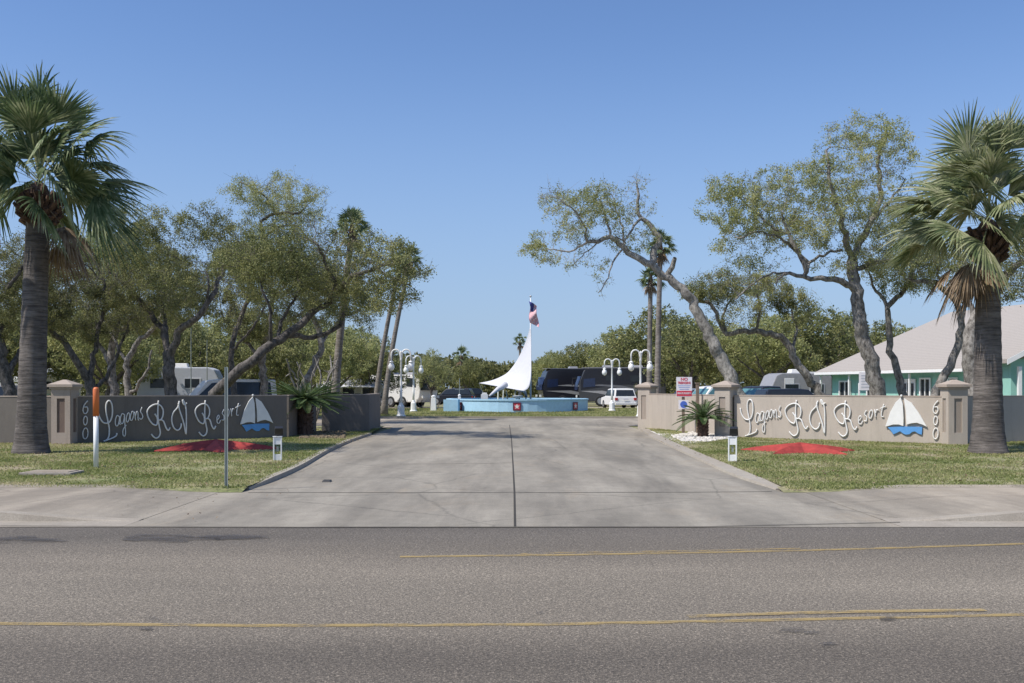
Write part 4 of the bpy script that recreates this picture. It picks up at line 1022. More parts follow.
def litter(box, n, z, s, label):
    c = np.c_[rgl.rand(n)*(box[1]-box[0])+box[0], rgl.rand(n)*(box[3]-box[2])+box[2], np.full(n, z)+rgl.rand(n)*.02]
    a = rgl.rand(n)*6.28; d = np.c_[np.cos(a), np.sin(a), rgl.randn(n)*.3]*s; e = np.c_[-np.sin(a), np.cos(a), rgl.randn(n)*.3]*s*.5
    V = np.stack([c-d, c+e, c+d, c-e], 1).reshape(-1, 3); tag(npmesh('leaf_litter', V, np.arange(4*n).reshape(-1, 4), 'palm_dead'), label, 'leaf litter', kind='stuff')
litter((-20, -4.8, 17.1, 33), 2600, .10, .032, 'dry fallen leaves scattered over the left lawn')
litter((4.6, 20, 17.1, 33), 2200, .09, .032, 'dry fallen leaves scattered over the right lawn')
litter((-9, -3.6, 12.9, 17), 120, .03, .02, 'few dry leaf bits along the left of the drive mouth')
# agave
b = G(722, 437, .05); t = thing('agave', b, 'small upright agave at the foot of the pillar', 'agave'); m = MB()
for k in range(11):
    a = k*2.4; ln = .55+.15*(k % 3); d = Vector((math.cos(a)*.42, math.sin(a)*.42, 1)).normalized()
    m.tube([b, b+d*ln*.5, b+d*ln], [.05, .04, .004], 5)
m.build('leaf_rosette', 'cycad_leaf', t)
# scrap on drive
b = G(327, 481.5, .01); o = MB(); o.box((b.x, b.y, .022), (.16, .2, .035), taper=.8); tag(o.build('drive_scrap', 'black_plastic'), 'small dark scrap lying on the left of the drive', 'debris')
# signposts
Ys = 37.0
def sxz(px, py, Y=Ys): return P(px, py, Y)
b = Vector((sxz(683.5, 400).x, Ys, 0)); t = thing('notice_sign', b, 'white and red notice on a brown post by the small sago palm', 'sign')
m = MB(); m.box((b.x, b.y+.04, (CH+.3)/2), (.10, .07, CH+.3)); m.build('post', 'wood_post', t)
p0 = sxz(676.3, 396.8); p1 = sxz(692, 377); cx = (p0.x+p1.x)/2; cz = (p0.z+p1.z)/2; wx = p1.x-p0.x; hz = p1.z-p0.z
m = MB(); m.box((cx, Ys-.012, cz), (wx, .012, hz)); board = m.build('board', 'sign_white', t)
def text(body, mat, x, y, z, size, par, sx=1, rz=0, bold=0):
    cu = bpy.data.curves.new('lettering', 'FONT'); cu.body = body; cu.size = size; cu.align_x = 'CENTER'; cu.align_y = 'CENTER'; cu.extrude = .002; cu.offset = bold
    o = bpy.data.objects.new('lettering', cu); COL.objects.link(o); dg = bpy.context.evaluated_depsgraph_get(); me = bpy.data.meshes.new_from_object(o.evaluated_get(dg)); bpy.data.objects.remove(o)
    o = bpy.data.objects.new('lettering', me); me.materials.clear(); me.materials.append(MATS[mat]); COL.objects.link(o)
    w_ = wloc(par); o.parent = par; o.location = Vector((x, y, z))-w_; o.rotation_euler = (R(90), 0, rz); o.scale = (sx, 1, 1); return o
text('NO', 'sign_red', cx, Ys-.022, cz+hz*.38, .15, t, 1.1, bold=.004); text('TRESPASSING', 'sign_red', cx, Ys-.022, cz+hz*.20, .12, t, .66, bold=.004)
m = MB(); m.box((cx, Ys-.021, cz-hz*.33), (wx*.96, .006, hz*.27)); m.build('red_band', 'sign_red', t)
text('PRIVATE PROPERTY', 'sign_white', cx, Ys-.027, cz-hz*.33, .095, t, .6, bold=.002)
for k in range(3): 
    m = MB(); m.box((cx, Ys-.021, cz+hz*(.06-.09*k)), (wx*(.8-.1*k), .004, .012)); m.build('text_line', 'sign_blue', t)
p0 = sxz(678.5, 409); p1 = sxz(688.6, 400); cx = (p0.x+p1.x)/2; cz = (p0.z+p1.z)/2
m = MB(); m.box((cx, Ys-.012, cz), (p1.x-p0.x, .012, p1.z-p0.z)); m.build('small_board', 'sign_white', t)
m = MB(); m.lathe([(.13, 0), (.13, .006)], (0, 0, 0), 18, M=Matrix.Translation((cx, Ys-.019, cz)) @ Matrix.Rotation(R(90), 4, 'X')); m.build('blue_disc', 'sign_blue', t)
b = Vector((sxz(697.5, 400, 36.6).x, 36.6, 0)); m = MB(); m.box((b.x, b.y, .95), (.11, .11, 1.9)); m.box((b.x, b.y, 1.93), (.14, .14, .04)); tag(m.build('wooden_post', 'wood_post'), 'bare brown wooden post behind the small sago palm', 'post')
# slender masts among the left trees
for px, Y, y0, lab in ((191, 60, 328, 'slim pale mast rising behind the pale caravan'), (207, 64, 340, 'slim pale mast above the white van bonnet')):
    b = Vector(((px-512)/F*Y, Y, 0)); t = thing('mast', b, lab, 'mast'); H = ph(y0, Y); m = MB(); m.tube([b, b+Vector((0, 0, H*.5)), b+Vector((0, 0, H))], [.045, .035, .02], 8); m.build('pole', 'galvanised', t); m = MB(); m.box((b.x, b.y, .05), (.3, .3, .1)); m.build('base', 'walk_concrete', t)

# ------------------------------------------------------------------ lamp posts
def lamp_proto():
    t = thing('street_lamp', (0, 0, 0), 'x', 'street lamp', 'white twin globe street lamps'); H = 3.75
    def part(m, nm, mat, par=t, **k):
        o = m.build(nm, mat, None, **k); o.parent = par; return o
    m = MB(); m.lathe([(.27, 0), (.27, .1), (.21, .14), (.19, .62), (.13, .7), (.10, .78), (.07, .85)], n=8); part(m, 'base', 'white_paint')
    m = MB(); m.lathe([(.075, .8), (.075, 1.5), (.065, 1.52), (.055, 3.2), (.07, 3.22), (.07, 3.3), (.05, H-.1), (.07, H-.05), (.0, H+.06)], n=12); part(m, 'pole', 'white_paint', smooth=True)
    for s in (-1, 1):
        pts = [(s*.03, 0, H-.45)]+[(s*(.30-.25*math.cos(a)), 0, H-.18+.28*math.sin(a)) for a in [math.pi*k/10 for k in range(11)]]+[(s*.55, 0, H-.55)]
        m = MB(); m.tube(pts, .045, 8); part(m, 'arm', 'white_paint', smooth=True)
        m = MB(); m.lathe([(.05, .12), (.12, .07), (.13, .02), (.06, .0)], (s*.55, 0, H-.66), 12); h = part(m, 'fitter', 'white_paint', smooth=True)
        m = MB(); m.lathe([(.0, -.46), (.07, -.44), (.15, -.36), (.185, -.24), (.16, -.12), (.10, -.02), (.07, .03)], (s*.55, 0, H-.66), 16); part(m, 'globe', 'globe_glass', smooth=True)
    return t
lp = lamp_proto()
for i, (px, py, top, lab) in enumerate([(401, 417.2, 349.5, 'tallest white twin globe lamp left of the basin, in front'), (413.5, 412, 356, 'white twin globe lamp just behind the leftmost lamp'), (612, 411.5, 359, 'white twin globe lamp beside the white car'), (640.5, 417, 350, 'white twin globe lamp behind the right drive end pillar')]):
    o = lp if i == 0 else copy_tree(lp); p = G(px, py, .03); o.location = p; s = (CH-(top-HZ)/F*p.y)/3.88; o.scale = (s, s, s); o.rotation_euler = (0, 0, R((0, 28, 0, 8)[i])); o['label'] = lab

# ------------------------------------------------------------------ basin and canopy sculpture
FC = Vector((.40, 75.0, 0)); RB = 5.3
t = thing('basin', FC, 'round pale blue basin with red star tiles on the island lawn', 'basin')
m = MB(); pr = [(RB, -.1), (RB, .86), (RB+.06, .86), (RB+.06, .96), (RB-.32, .96), (RB-.32, .86), (RB-.26, .86), (RB-.26, -.1)]
n = 48; i0 = len(m.v)
for r_, z in pr:
    for j in range(n): a = 2*math.pi*j/n; m.v.append((FC.x+r_*math.cos(a), FC.y+r_*math.sin(a), z))
for k in range(len(pr)-1):
    for j in range(n): a = k*n+j; b_ = k*n+(j+1) % n; m.f.append((a, b_, b_+n, a+n)); m.m.append(0)
m.build('rim_wall', 'fountain_blue', t)
m = MB(); m.lathe([(RB-.27, .55), (RB-.27, .56)], FC, 48); m.build('water', 'water', t)
for px, dk in ((460, 1), (517, 0), (575, 0)):
    x = (px-512)/F*70.3; a = -math.acos(max(-1, min(1, (x-FC.x)/RB)))
    # intersect the view ray with the ring
    for _ in range(6):
        yy = FC.y+RB*math.sin(a); x = (px-512)/F*yy; a = -math.acos(max(-.999, min(.999, (x-FC.x)/RB)))
    Mx = Matrix.Translation(FC+Vector((RB*math.cos(a), RB*math.sin(a), .45))) @ Matrix.Rotation(a+math.pi/2, 4, 'Z')
    m = MB(); m.box((0, -.03, 0), (.44, .04, .44), Mx); tl = m.build('star_tile', 'sign_red', t)
    m = MB()
    for s in (-1, 1):
        m.box((s*.24, -.03, 0), (.09, .05, .57), Mx); m.box((0, -.03, s*.24), (.39, .05, .09), Mx)
    m.build('frame', 'tile_dark', tl)
    m = MB(); st = [(.2*(1 if k % 2 == 0 else .42)*math.sin(k*math.pi/5), .2*(1 if k % 2 == 0 else .42)*math.cos(k*math.pi/5)) for k in range(10)]
    m.prism(st, -.052, -.062, lambda u, v, w_: Mx @ Vector((u, w_, v))); m.build('star', 'letter_white', tl)
# short pier at the left edge
p = P(451, 400, 70.5); m = MB(); m.box((P(450.5, 400, 71).x, 71.4, .46), (1.05, .3, .92)); m.build('side_panel', 'fountain_blue', t); m = MB(); m.box((P(458.7, 400, 71).x, 71.3, .47), (.10, .34, .94)); m.build('corner_strip', 'fountain_trim', t)
# canopy: stretched white fabric
t = thing('canopy_sculpture', FC, 'stretched white fabric canopy peaking at a mast above the basin', 'canopy')
YC = 75
def cp(px, py, dy=0): return P(px, py, YC+dy)
left = [cp(529.8, 328), (cp(526, 341, .2)), cp(518, 358.5, .6), cp(508.5, 371.5, 1.0), cp(500.5, 376.8, 1.3), cp(491, 380.5, 1.6), cp(479, 383, 2.0)]
right = [cp(530.8, 328), cp(531, 342, -.3), cp(531, 358, -.9), cp(531, 372, -1.5), cp(530, 382, -1.9), cp(528, 388, -2.0), cp(524, 391, -1.8)]
bot = [cp(479, 383.2, -1.6), cp(490, 383, -1.2), cp(500, 383, -1.0), cp(504, 384, -1.2), cp(512, 389, -.6), cp(519, 390, .5), cp(524, 392, 1.6)]
def grid_sheet(rows, th=.04):
    m = MB(); R_ = len(rows); C_ = len(rows[0])
    for a, b in zip(rows, rows[1:]):
        for k in range(C_-1): m.face([a[k], a[k+1], b[k+1], b[k]])
    return m
rows = []
K = 16
Ls = spline([tuple(v) for v in left], n=8); Rs_ = spline([tuple(v) for v in right], n=8); nn = len(Ls)
for i in range(nn):
    a = Vector(Ls[i]); b = Vector(Rs_[i]); row = []
    for k in range(K+1):
        q = k/K; p_ = a.lerp(b, q); sag = math.sin(math.pi*q)*.35*(i/nn); p_.y += sag; p_.z -= 0
        row.append(p_)
    rows.append(row)
# trim the lower left so that the hem curves between the tip and the body
for i, row in enumerate(rows):
    for k in range(K+1):
        q = k/K; i_ = i/(nn-1)
        lim = cp(0, 383).z if False else None
m = grid_sheet(rows); o = m.build('sail', 'canvas_white', t, smooth=True, weld=True); md = o.modifiers.new('s', 'SOLIDIFY'); md.thickness = .03
m = MB(); m.tube([cp(506, 384.5, -1), cp(498, 389, -1.6), cp(489.5, 396, -2.2)], [.22, .17, .07], 10); m.build('anchor_arm', 'canvas_white', t, smooth=True)
m = MB(); m.tube([cp(517, 388, -.4), cp(524, 391, .6), cp(527, 397, 1)], [.2, .14, .06], 10); m.build('anchor_arm', 'canvas_white', t, smooth=True)
m = MB(); m.tube([cp(479, 383, -1.6), cp(486, 400, -1.9)], .012, 5)
m.build('guy_cable', 'galvanised', t)
rg = random.Random(3); m = MB()
for k, (px, y0) in enumerate(((498, 386), (503, 390), (508, 391), (514, 391), (520, 392), (526, 394))):
    m.tube([cp(px, 405, rg.uniform(-2, 2)), cp(px+rg.uniform(-2, 2), y0, 0)], .05, 6)
m.build('frame', 'galvanised', t)
# basin furniture
b = cp(485.5, 400); b = Vector((b.x, 72.2, .5)); m = MB(); m.box((b.x, b.y, 1.05), (.5, .4, .5)); m.box((b.x, b.y, 1.36), (.34, .3, .12)); m.box((b.x, b.y, .65), (.2, .2, .5)); tag(m.build('pump_box', 'rv_white'), 'small white pump box standing in the basin left of the canopy arm', 'pump box')
m = MB(); m.lathe([(.35, .5), (.35, .62), (.12, .7), (.1, 1.0), (.4, 1.12), (.42, 1.18), (.1, 1.2)], (P(517.5, 400, 74).x, 74.2, 0), 14); tag(m.build('fountain_jet_head', 'rv_white'), 'low white fountain head under the canopy', 'fountain head')
# flagpole and flag
fp = P(530.6, 400, 76); t = thing('flagpole', (fp.x, 76, 0), 'tall white flagpole behind the canopy peak', 'flagpole'); zt = P(530, 297, 76).z
m = MB(); m.tube([(fp.x, 76, 0), (fp.x, 76, zt*.6), (fp.x, 76, zt)], [.075, .06, .035], 10); m.build('pole', 'white_paint', t, smooth=True)
m = MB(); m.lathe([(.0, 0), (.09, .05), (.09, .11), (.0, .16)], (fp.x, 76, zt-.02), 10); m.build('finial', 'rim', t, smooth=True)
t = thing('flag', (fp.x, 76, P(530, 302, 76).z), 'small striped flag with blue corner hanging from the flagpole', 'flag'); m = MB()
NU, NV = 18, 13
za = P(530, 301.5, 76).z
def fpnt(u, v):   # u out from pole, v down; hangs in folds
    return Vector((fp.x-.14+v*.60+u*.12+.07*math.sin(u*6+v*3), 75.8-.16*math.sin(u*9+v*5), za-v*.35-u*1.65))
for i in range(NU):
    for j in range(NV):
        u0, u1, v0, v1 = i/NU, (i+1)/NU, j/NV, (j+1)/NV
        mi = 2 if (u1 <= .42 and j < 7) else (j % 2)
        m.face([fpnt(u0, v0), fpnt(u1, v0), fpnt(u1, v1), fpnt(u0, v1)], mi)
o = m.build('cloth', ['flag_red', 'flag_white', 'flag_blue'], t, weld=True); md = o.modifiers.new('s', 'SOLIDIFY'); md.thickness = .01
# white posts on the island
for px, Y, w_, y0, lab in ((433.5, 74, .42, 395, 'short white post left of the basin'), (459.5, 76.5, .28, 394, 'white post standing on the left basin edge')):
    b = Vector(((px-512)/F*Y, Y, 0)); H = ph(y0, Y); t = thing('white_post', b, lab, 'post')
    m = MB(); m.box((b.x, b.y, H*.42), (w_, w_, H*.84), taper=.8); m.build('base', 'white_paint', t, bevel=.02)
    m = MB(); m.lathe([(w_*.2, H*.84), (w_*.42, H*.88), (w_*.42, H*.94), (w_*.1, H*1.0)], (b.x, b.y, 0), 12); m.build('head', 'white_paint', t)
    if px > 450:
        m = MB(); m.tube([(b.x, b.y, H), (b.x, b.y, H+1.2)], .035, 6); m.box((b.x, b.y, H+.35), (.7, .04, .04)); m.build('cross_pole', 'galvanised', t)

# ------------------------------------------------------------------ vehicles
def wheel(t, x, y, r=.36, w_=.24):
    s = 1 if y > 0 else -1; Mx = Matrix.Translation((x, y, r)) @ Matrix.Rotation(R(90), 4, 'X')
    m = MB(); m.lathe([(r*.6, -w_/2), (r*.93, -w_/2), (r, -w_/2+.04), (r, w_/2-.04), (r*.93, w_/2), (r*.6, w_/2)], n=20, M=Mx); o = m.build('wheel', 'tyre', None, smooth=False); o.parent = t
    m = MB(); m.lathe([(r*.6, -w_/2-.012), (r*.55, -w_/2-.02), (r*.2, -w_/2+.02)] if s > 0 else [(r*.2, w_/2-.02), (r*.55, w_/2+.02), (r*.6, w_/2+.012)], n=14, M=Mx); q = m.build('rim', 'rim', None); q.parent = o
    return o
def car(label, cat, loc, rz, body, prof, cab, Wd, group='vehicles parked in the park', wr=.36, axles=(.0, .0), name='parked_car', roofrack=False, glass='window_dark'):
    """prof: lower body side outline (x,z); cab: greenhouse outline (x,z) bottom first"""
    t = thing(name, loc, label, cat, group, rz=rz)
    def part(m, nm, mat, par=t, **k):
        o = m.build(nm, mat, None, **k); o.parent = par; return o
    m = MB(); hw = Wd/2
    m.prism(prof, -hw, hw, lambda u, v, w_: Vector((u, w_*(1-.04*max(0, v-.9)), v)))
    cz0 = min(p[1] for p in cab); cz1 = max(p[1] for p in cab)
    tap = lambda v: 1-.16*max(0, (v-cz0)/(cz1-cz0))
    m.prism(cab, -hw*.97, hw*.97, lambda u, v, w_: Vector((u, w_*tap(v), v))); part(m, 'body', body, bevel=.05)
    # side glass, slightly proud and inset from the outline
    cxm = sum(p[0] for p in cab)/len(cab); czm = (cz0+cz1)/2
    ins = [(cxm+(p[0]-cxm)*.86, czm+(p[1]-czm)*.70) for p in cab]
    for s in (-1, 1):
        m = MB(); m.prism(ins, s*hw*.955, s*hw*1.0, lambda u, v, w_: Vector((u, w_*tap(v)+s*.012, v))); part(m, 'side_window', glass)
    # front and rear glass: edges of greenhouse
    fr = sorted(cab, key=lambda p: -p[0])[0:1][0]; ft = max([p for p in cab if p[1] > cz1-.1], key=lambda p: p[0])
    rr = sorted(cab, key=lambda p: p[0])[0]; rt = min([p for p in cab if p[1] > cz1-.1], key=lambda p: p[0])
    for (a, b, nm, sg) in ((fr, ft, 'windscreen', 1), (rr, rt, 'rear_window', -1)):
        a2 = (a[0]+(b[0]-a[0])*.12, a[1]+(b[1]-a[1])*.12); b2 = (a[0]+(b[0]-a[0])*.86, a[1]+(b[1]-a[1])*.86); m = MB(); q = .022*sg
        pa = [Vector((a2[0]+q, -hw*.86*tap(a2[1]), a2[1])), Vector((a2[0]+q, hw*.86*tap(a2[1]), a2[1])), Vector((b2[0]+q, hw*.84*tap(b2[1]), b2[1])), Vector((b2[0]+q, -hw*.84*tap(b2[1]), b2[1]))]
        m.face(pa); m.face([p-Vector((q*.9, 0, 0)) for p in pa]); part(m, nm, glass)
    x0 = min(p[0] for p in prof); x1 = max(p[0] for p in prof)
    for s in (-1, 1):
        m = MB(); m.box((x1-.03, s*hw*.76, .72), (.1, hw*.34, .16)); part(m, 'headlight', 'lamp_clear')
        m = MB(); m.box((x0+.02, s*hw*.84, .82), (.08, hw*.24, .2)); part(m, 'taillight', 'lamp_red')
    m = MB(); m.box((x0-.01, 0, .42), (.16, Wd*.96, .2)); part(m, 'rear_bumper', body, bevel=.03)
    m = MB(); m.box((x1+.01, 0, .42), (.16, Wd*.96, .2)); part(m, 'front_bumper', body, bevel=.03)
    m = MB(); m.box((x0-.05, 0, .8), (.02, .45, .15)); part(m, 'number_plate', 'sign_white')
    for ax in axles:
        for s in (-1, 1): wheel(t, ax, s*(hw-.10), wr)
    return t
suv_p = [(-2.3, .3), (2.3, .3), (2.35, .7), (2.2, .92), (1.1, 1.02), (-2.28, 1.02), (-2.35, .6)]
suv_c = [(-2.25, 1.0), (1.1, 1.0), (.45, 1.66), (-.2, 1.72), (-1.95, 1.68)]
pk_p = [(-2.7, .4), (2.7, .4), (2.75, .9), (2.6, 1.1), (1.4, 1.18), (-2.7, 1.12)]
pk_c = [(-.9, 1.1), (1.45, 1.1), (.8, 1.82), (.2, 1.88), (-.8, 1.84)]
van_p = [(-2.8, .35), (2.9, .35), (2.95, .8), (2.75, 1.05), (1.9, 1.2), (-2.8, 1.2)]
van_c = [(-2.78, 1.18), (1.9, 1.18), (1.05, 2.15), (.3, 2.25), (-2.7, 2.22)]
def at(px, Y, z=0): return Vector(((px-512)/F*Y, Y, z))
car('white estate car seen from behind beside the lamp right of the basin', 'car', at(618.5, 86), R(90+9), 'rv_white', suv_p, suv_c, 1.95, axles=(-1.4, 1.42))
car('white van with slanted windscreen behind the left lettered wall', 'van', at(224, 56), R(180+28), 'rv_white', van_p, van_c, 2.0, axles=(-1.9, 1.9), name='parked_van', glass='window_dark')
car('dark pickup hidden behind the left outer wall beside the palm', 'pickup', at(10, 50), R(5), 'car_dark', pk_p, pk_c, 1.95, axles=(-1.7, 1.7), name='pickup_truck')
car('dark car parked right of the small sparse oak', 'car', at(452, 104), R(170), 'car_dark', suv_p, suv_c, 1.9, axles=(-1.4, 1.42))
car('dark car parked left of the canopy arm', 'car', at(474, 108), R(20), 'car_dark', suv_p, suv_c, 1.9, axles=(-1.4, 1.42))
car('silver car behind the notice sign', 'car', at(688, 72), R(195), 'car_silver', suv_p, suv_c, 1.9, axles=(-1.4, 1.42))
car('white pickup facing the drive left of the leaning trunk', 'pickup', at(716, 60), R(200), 'rv_white', pk_p, pk_c, 1.95, axles=(-1.7, 1.7), name='pickup_truck', glass='car_teal_glass')
car('dark pickup with teal windscreen right of the leaning trunk', 'pickup', at(762, 62), R(215), 'car_dark', pk_p, pk_c, 1.95, axles=(-1.7, 1.7), name='pickup_truck', glass='car_teal_glass')
car('black car in front of the grey caravan by the teal building', 'car', at(795, 56), R(10), 'car_dark', suv_p, suv_c, 1.9, axles=(-1.4, 1.42))

def caravan(label, loc, rz, Ln, H, mat, stripe, name='caravan', group='caravans parked in the park', nwin=3, awn=False):
    t = thing(name, loc, label, 'caravan', group, rz=rz); hw = 1.22
    def part(m, nm, mt, par=t, **k):
        o = m.build(nm, mt, None, **k); o.parent = par; return o
    hl = Ln/2; z0 = .55
    m = MB(); m.prism([(-hl, z0), (hl-.5, z0), (hl, z0+.55), (hl+.05, H-1.0), (hl-.35, H-.15), (hl-.7, H), (-hl+.25, H), (-hl, H-.25)], -hw, hw, lambda u, v, w_: Vector((u, w_, v))); part(m, 'body', mat, bevel=.06)
    m = MB()
    for s in (-1, 1): m.box((0, s*(hw+.008), z0+.45), (Ln*.94, .012, .22)); m.box((0, s*(hw+.008), z0+.72), (Ln*.94, .012, .06))
    part(m, 'stripe', stripe)
    for s in (-1, 1):
        for k in range(nwin):
            x = -hl+Ln*(k+.6)/(nwin+.4); m = MB(); m.box((x, s*(hw+.012), H-1.05), (.95, .03, .6)); w_ = part(m, 'window', 'window_dark', bevel=.02)
            m = MB()
            for q in (-1, 1): m.box((x+q*.49, s*(hw+.015), H-1.05), (.04, .035, .68)); m.box((x, s*(hw+.015), H-1.05+q*.32), (.94, .035, .04))
            part(m, 'frame', 'rv_lightgrey', par=w_)
        m = MB(); m.box((hl*.42, s*(hw+.014), z0+.95), (.68, .025, 1.8)); d = part(m, 'door', 'rv_white', bevel=.015)
        m = MB(); m.box((hl*.42+.26, s*(hw+.04), z0+.95), (.05, .03, .16)); part(m, 'handle', 'black_plastic', par=d)
    m = MB(); m.box((0, 0, H+.14), (.9, .8, .28), taper=.8); part(m, 'air_conditioner', 'rv_white', bevel=.04)
    m = MB(); m.box((-Ln*.28, 0, H+.05), (.4, .4, .12)); part(m, 'roof_vent', 'rv_white')
    for ax in (-.5, .38):
        for s in (-1, 1): wheel(t, ax, s*(hw-.12), .36)
    if awn:
        m = MB(); m.prism([(-hl*.8, -hw), (hl*.8, -hw), (hl*.8, -hw-2.2), (-hl*.8, -hw-2.2)], H-.25, H-.19, lambda u, v, w_: Vector((u, v, w_+.2*(v+hw)))); part(m, 'awning', 'canvas_white')
        for q in (-1, 1):
            m = MB(); m.tube([(q*hl*.78, -hw-2.15, 0), (q*hl*.78, -hw-2.15, H-.65)], .025, 6); part(m, 'awning_pole', 'rv_white')
    return t
caravan('pale grey caravan behind the left wall with roof air conditioner', at(182, 66), R(8), 5.2, 3.1, 'rv_lightgrey', 'rv_silver', nwin=2)
caravan('low white caravan with awning right of the large sago palm', at(352, 84), R(3), 5.6, 2.5, 'rv_lightgrey', 'rv_grey', awn=True)
caravan('white caravan at the far left edge behind the outer wall', at(-2, 74), R(12), 4.6, 2.5, 'rv_white', 'rv_grey', nwin=2)
caravan('teal edged white caravan seen just right of the left palm trunk', at(46, 78), R(70), 4.8, 3.0, 'rv_white', 'teal_siding', nwin=2)
caravan('grey caravan with rounded front left of the teal building', at(795, 68), R(186), 4.2, 2.75, 'rv_silver', 'rv_grey', nwin=2)

def motorhome(label, loc, rz, Ln, H, up, low, sweep, glass='glass_blue', name='motorhome', mid=None):
    t = thing(name, loc, label, 'motorhome', 'motorhomes beyond the basin', rz=rz); hw = 1.27; hl = Ln/2
    def part(m, nm, mt, par=t, **k):
        o = m.build(nm, mt, None, **k); o.parent = par; return o
    prof = [(-hl, .45), (hl-.35, .45), (hl-.05, .9), (hl+.05, 1.5), (hl-.05, 2.3), (hl-.45, H-.3), (hl-.9, H), (-hl+.1, H), (-hl, H-.2)]
    m = MB(); m.prism(prof, -hw, hw, lambda u, v, w_: Vector((u-(.35*abs(w_/hw)**2 if u > hl-1 else 0), w_, v))); part(m, 'body', low, bevel=.08)
    def side(nm, poly, mt, off, par=t):
        o = None
        for s in (-1, 1):
            m = MB(); m.prism(poly, s*(hw+.002), s*(hw+off), lambda u, v, w_: Vector((u, w_, v))); o = part(m, nm, mt, par)
    side('upper_panel', [(-hl+.05, 1.9), (-hl*.1, 2.1), (hl*.55, 1.75), (hl-.55, 1.55), (hl-.5, 2.4), (hl-1.0, H-.12), (-hl+.05, H-.12)], up, .012)
    side('sweep_stripe', [(-hl*.95, .8), (-hl*.5, 1.55), (0, 2.0), (hl*.45, 2.1), (hl*.7, 2.0), (hl*.3, 1.9), (-.2*hl, 1.6), (-hl*.55, .8)], sweep, .022)
    if mid: side('lower_sweep', [(-hl*.3, .6), (0, 1.1), (hl*.4, 1.5), (hl*.9, 1.45), (hl*.5, 1.25), (hl*.15, .95), (0, .6)], mid, .02)
    side('window', [(-hl*.5, 2.35), (-hl*.22, 2.35), (-hl*.22, 2.95), (-hl*.5, 2.95)], 'window_dark', .03)
    side('window', [(hl*.1, 2.45), (hl*.32, 2.45), (hl*.32, 2.95), (hl*.1, 2.95)], 'window_dark', .03)
    side('cab_window', [(hl-1.9, 1.9), (hl-.75, 1.8), (hl-.8, 2.6), (hl-1.9, 2.7)], glass, .03)
    m = MB(); rows = []
    for v in [1.55+k*.22 for k in range(7)]:
        z = v; x = hl+.07-(0 if z < 2.0 else (z-2.0)*.33); rows.append([Vector((x+.03-.35*abs(q)**2, q*hw*.97, z)) for q in [-1+j*.2 for j in range(11)]])
    for a, b in zip(rows, rows[1:]):
        for k in range(10): m.face([a[k], a[k+1], b[k+1], b[k]])
    part(m, 'windscreen', glass, smooth=True, weld=True)
    for s in (-1, 1):
        m = MB(); m.box((hl-.12, s*hw*.78, .95), (.14, .34, .22)); part(m, 'headlight', 'lamp_clear')
        m = MB(); m.tube([(hl-.2, s*hw, 2.7), (hl+.25, s*(hw+.2), 2.7), (hl+.28, s*(hw+.22), 2.3)], .03, 6); m.box((hl+.28, s*(hw+.22), 2.2), (.1, .18, .42)); part(m, 'mirror', 'black_plastic')
    m = MB(); m.box((0, -hw+.02, H-.05), (Ln*.55, .18, .14)); part(m, 'awning_roll', 'rv_white')
    m = MB(); m.box((hl*.3, 0, H+.12), (.95, .8, .24), taper=.8); m.box((-hl*.4, 0, H+.12), (.95, .8, .24), taper=.8); part(m, 'air_conditioner', 'rv_silver')
    m = MB(); m.box((0, 0, H+.012), (Ln*.86, hw*1.9, .04)); part(m, 'roof', 'rv_silver')
    for ax in (hl-2.4, -hl+2.8, -hl+1.8):
        for s in (-1, 1): wheel(t, ax, s*(hw-.12), .5, .3)
    return t
motorhome('dark motorhome with blue windscreen facing left beyond the basin', at(588, 104), R(180+10), 10.8, 3.75, 'rv_black', 'rv_black', 'rv_silver', mid='rv_silver')
motorhome('grey swept dark motorhome nearer the white car', at(620, 96), R(180-4), 8.6, 3.7, 'rv_black', 'rv_dark', 'rv_grey', mid='rv_silver')
motorhome('white motorhome with dark windscreen behind the left lamp posts', at(404, 92), R(-35), 6.6, 2.95, 'rv_white', 'rv_white', 'rv_silver', glass='window_dark')

# ------------------------------------------------------------------ teal building
A = Vector((18.9, 60.7, 0)); B = Vector((22.4, 48.0, 0)); t_ = (B-A).normalized(); nn_ = Vector((t_.y, -t_.x, 0)); nn_ = nn_ if nn_.x < 0 else -nn_
LB = (B-A).length
def bp(u, v, z): return A+t_*u-nn_*v+Vector((0, 0, z))      # u along facade, v into the building
bt = thing('resort_office', A, 'teal office building with white trim and pale hipped roof', 'building')
m = MB(); m.prism([(.4, -.25), (LB-.2, -.25), (LB+1.8, 14), (.4, 14)], -.1, 2.72, lambda u, v, w_: bp(u, v+.7, w_)); m.build('wall', 'teal_siding', bt)
EZ = 2.72; RV = 8.6; RZ = 6.5
rf = MB(); LN = LB+16
e0 = bp(-.3, -.3, EZ); e1 = bp(LB-.6, -.3, EZ); r0_ = bp(.9, RV, RZ); r1_ = bp(LN, RV, RZ); k0 = bp(-.3, 2*RV, EZ); k1 = bp(LN, 2*RV, EZ)
def slab(ps, th=.14):
    n_ = (ps[1]-ps[0]).cross(ps[2]-ps[0]).normalized(); n_ = n_ if n_.z > 0 else -n_
    i = len(rf.v); k = len(ps); rf.v += [tuple(p) for p in ps]+[tuple(p-Vector((0, 0, th))) for p in ps]
    rf.f.append(tuple(range(i, i+k))); rf.f.append(tuple(range(i+k, i+2*k))[::-1]); rf.m += [0, 0]
    for j in range(k): q = (j+1) % k; rf.f.append((i+j, i+q, i+k+q, i+k+j)); rf.m.append(0)
slab([e0, e1, r1_, r0_]); slab([k0, k1, r1_, r0_]); slab([e0, r0_, k0])
roof = rf.build('roof', 'roof_shingle', bt)
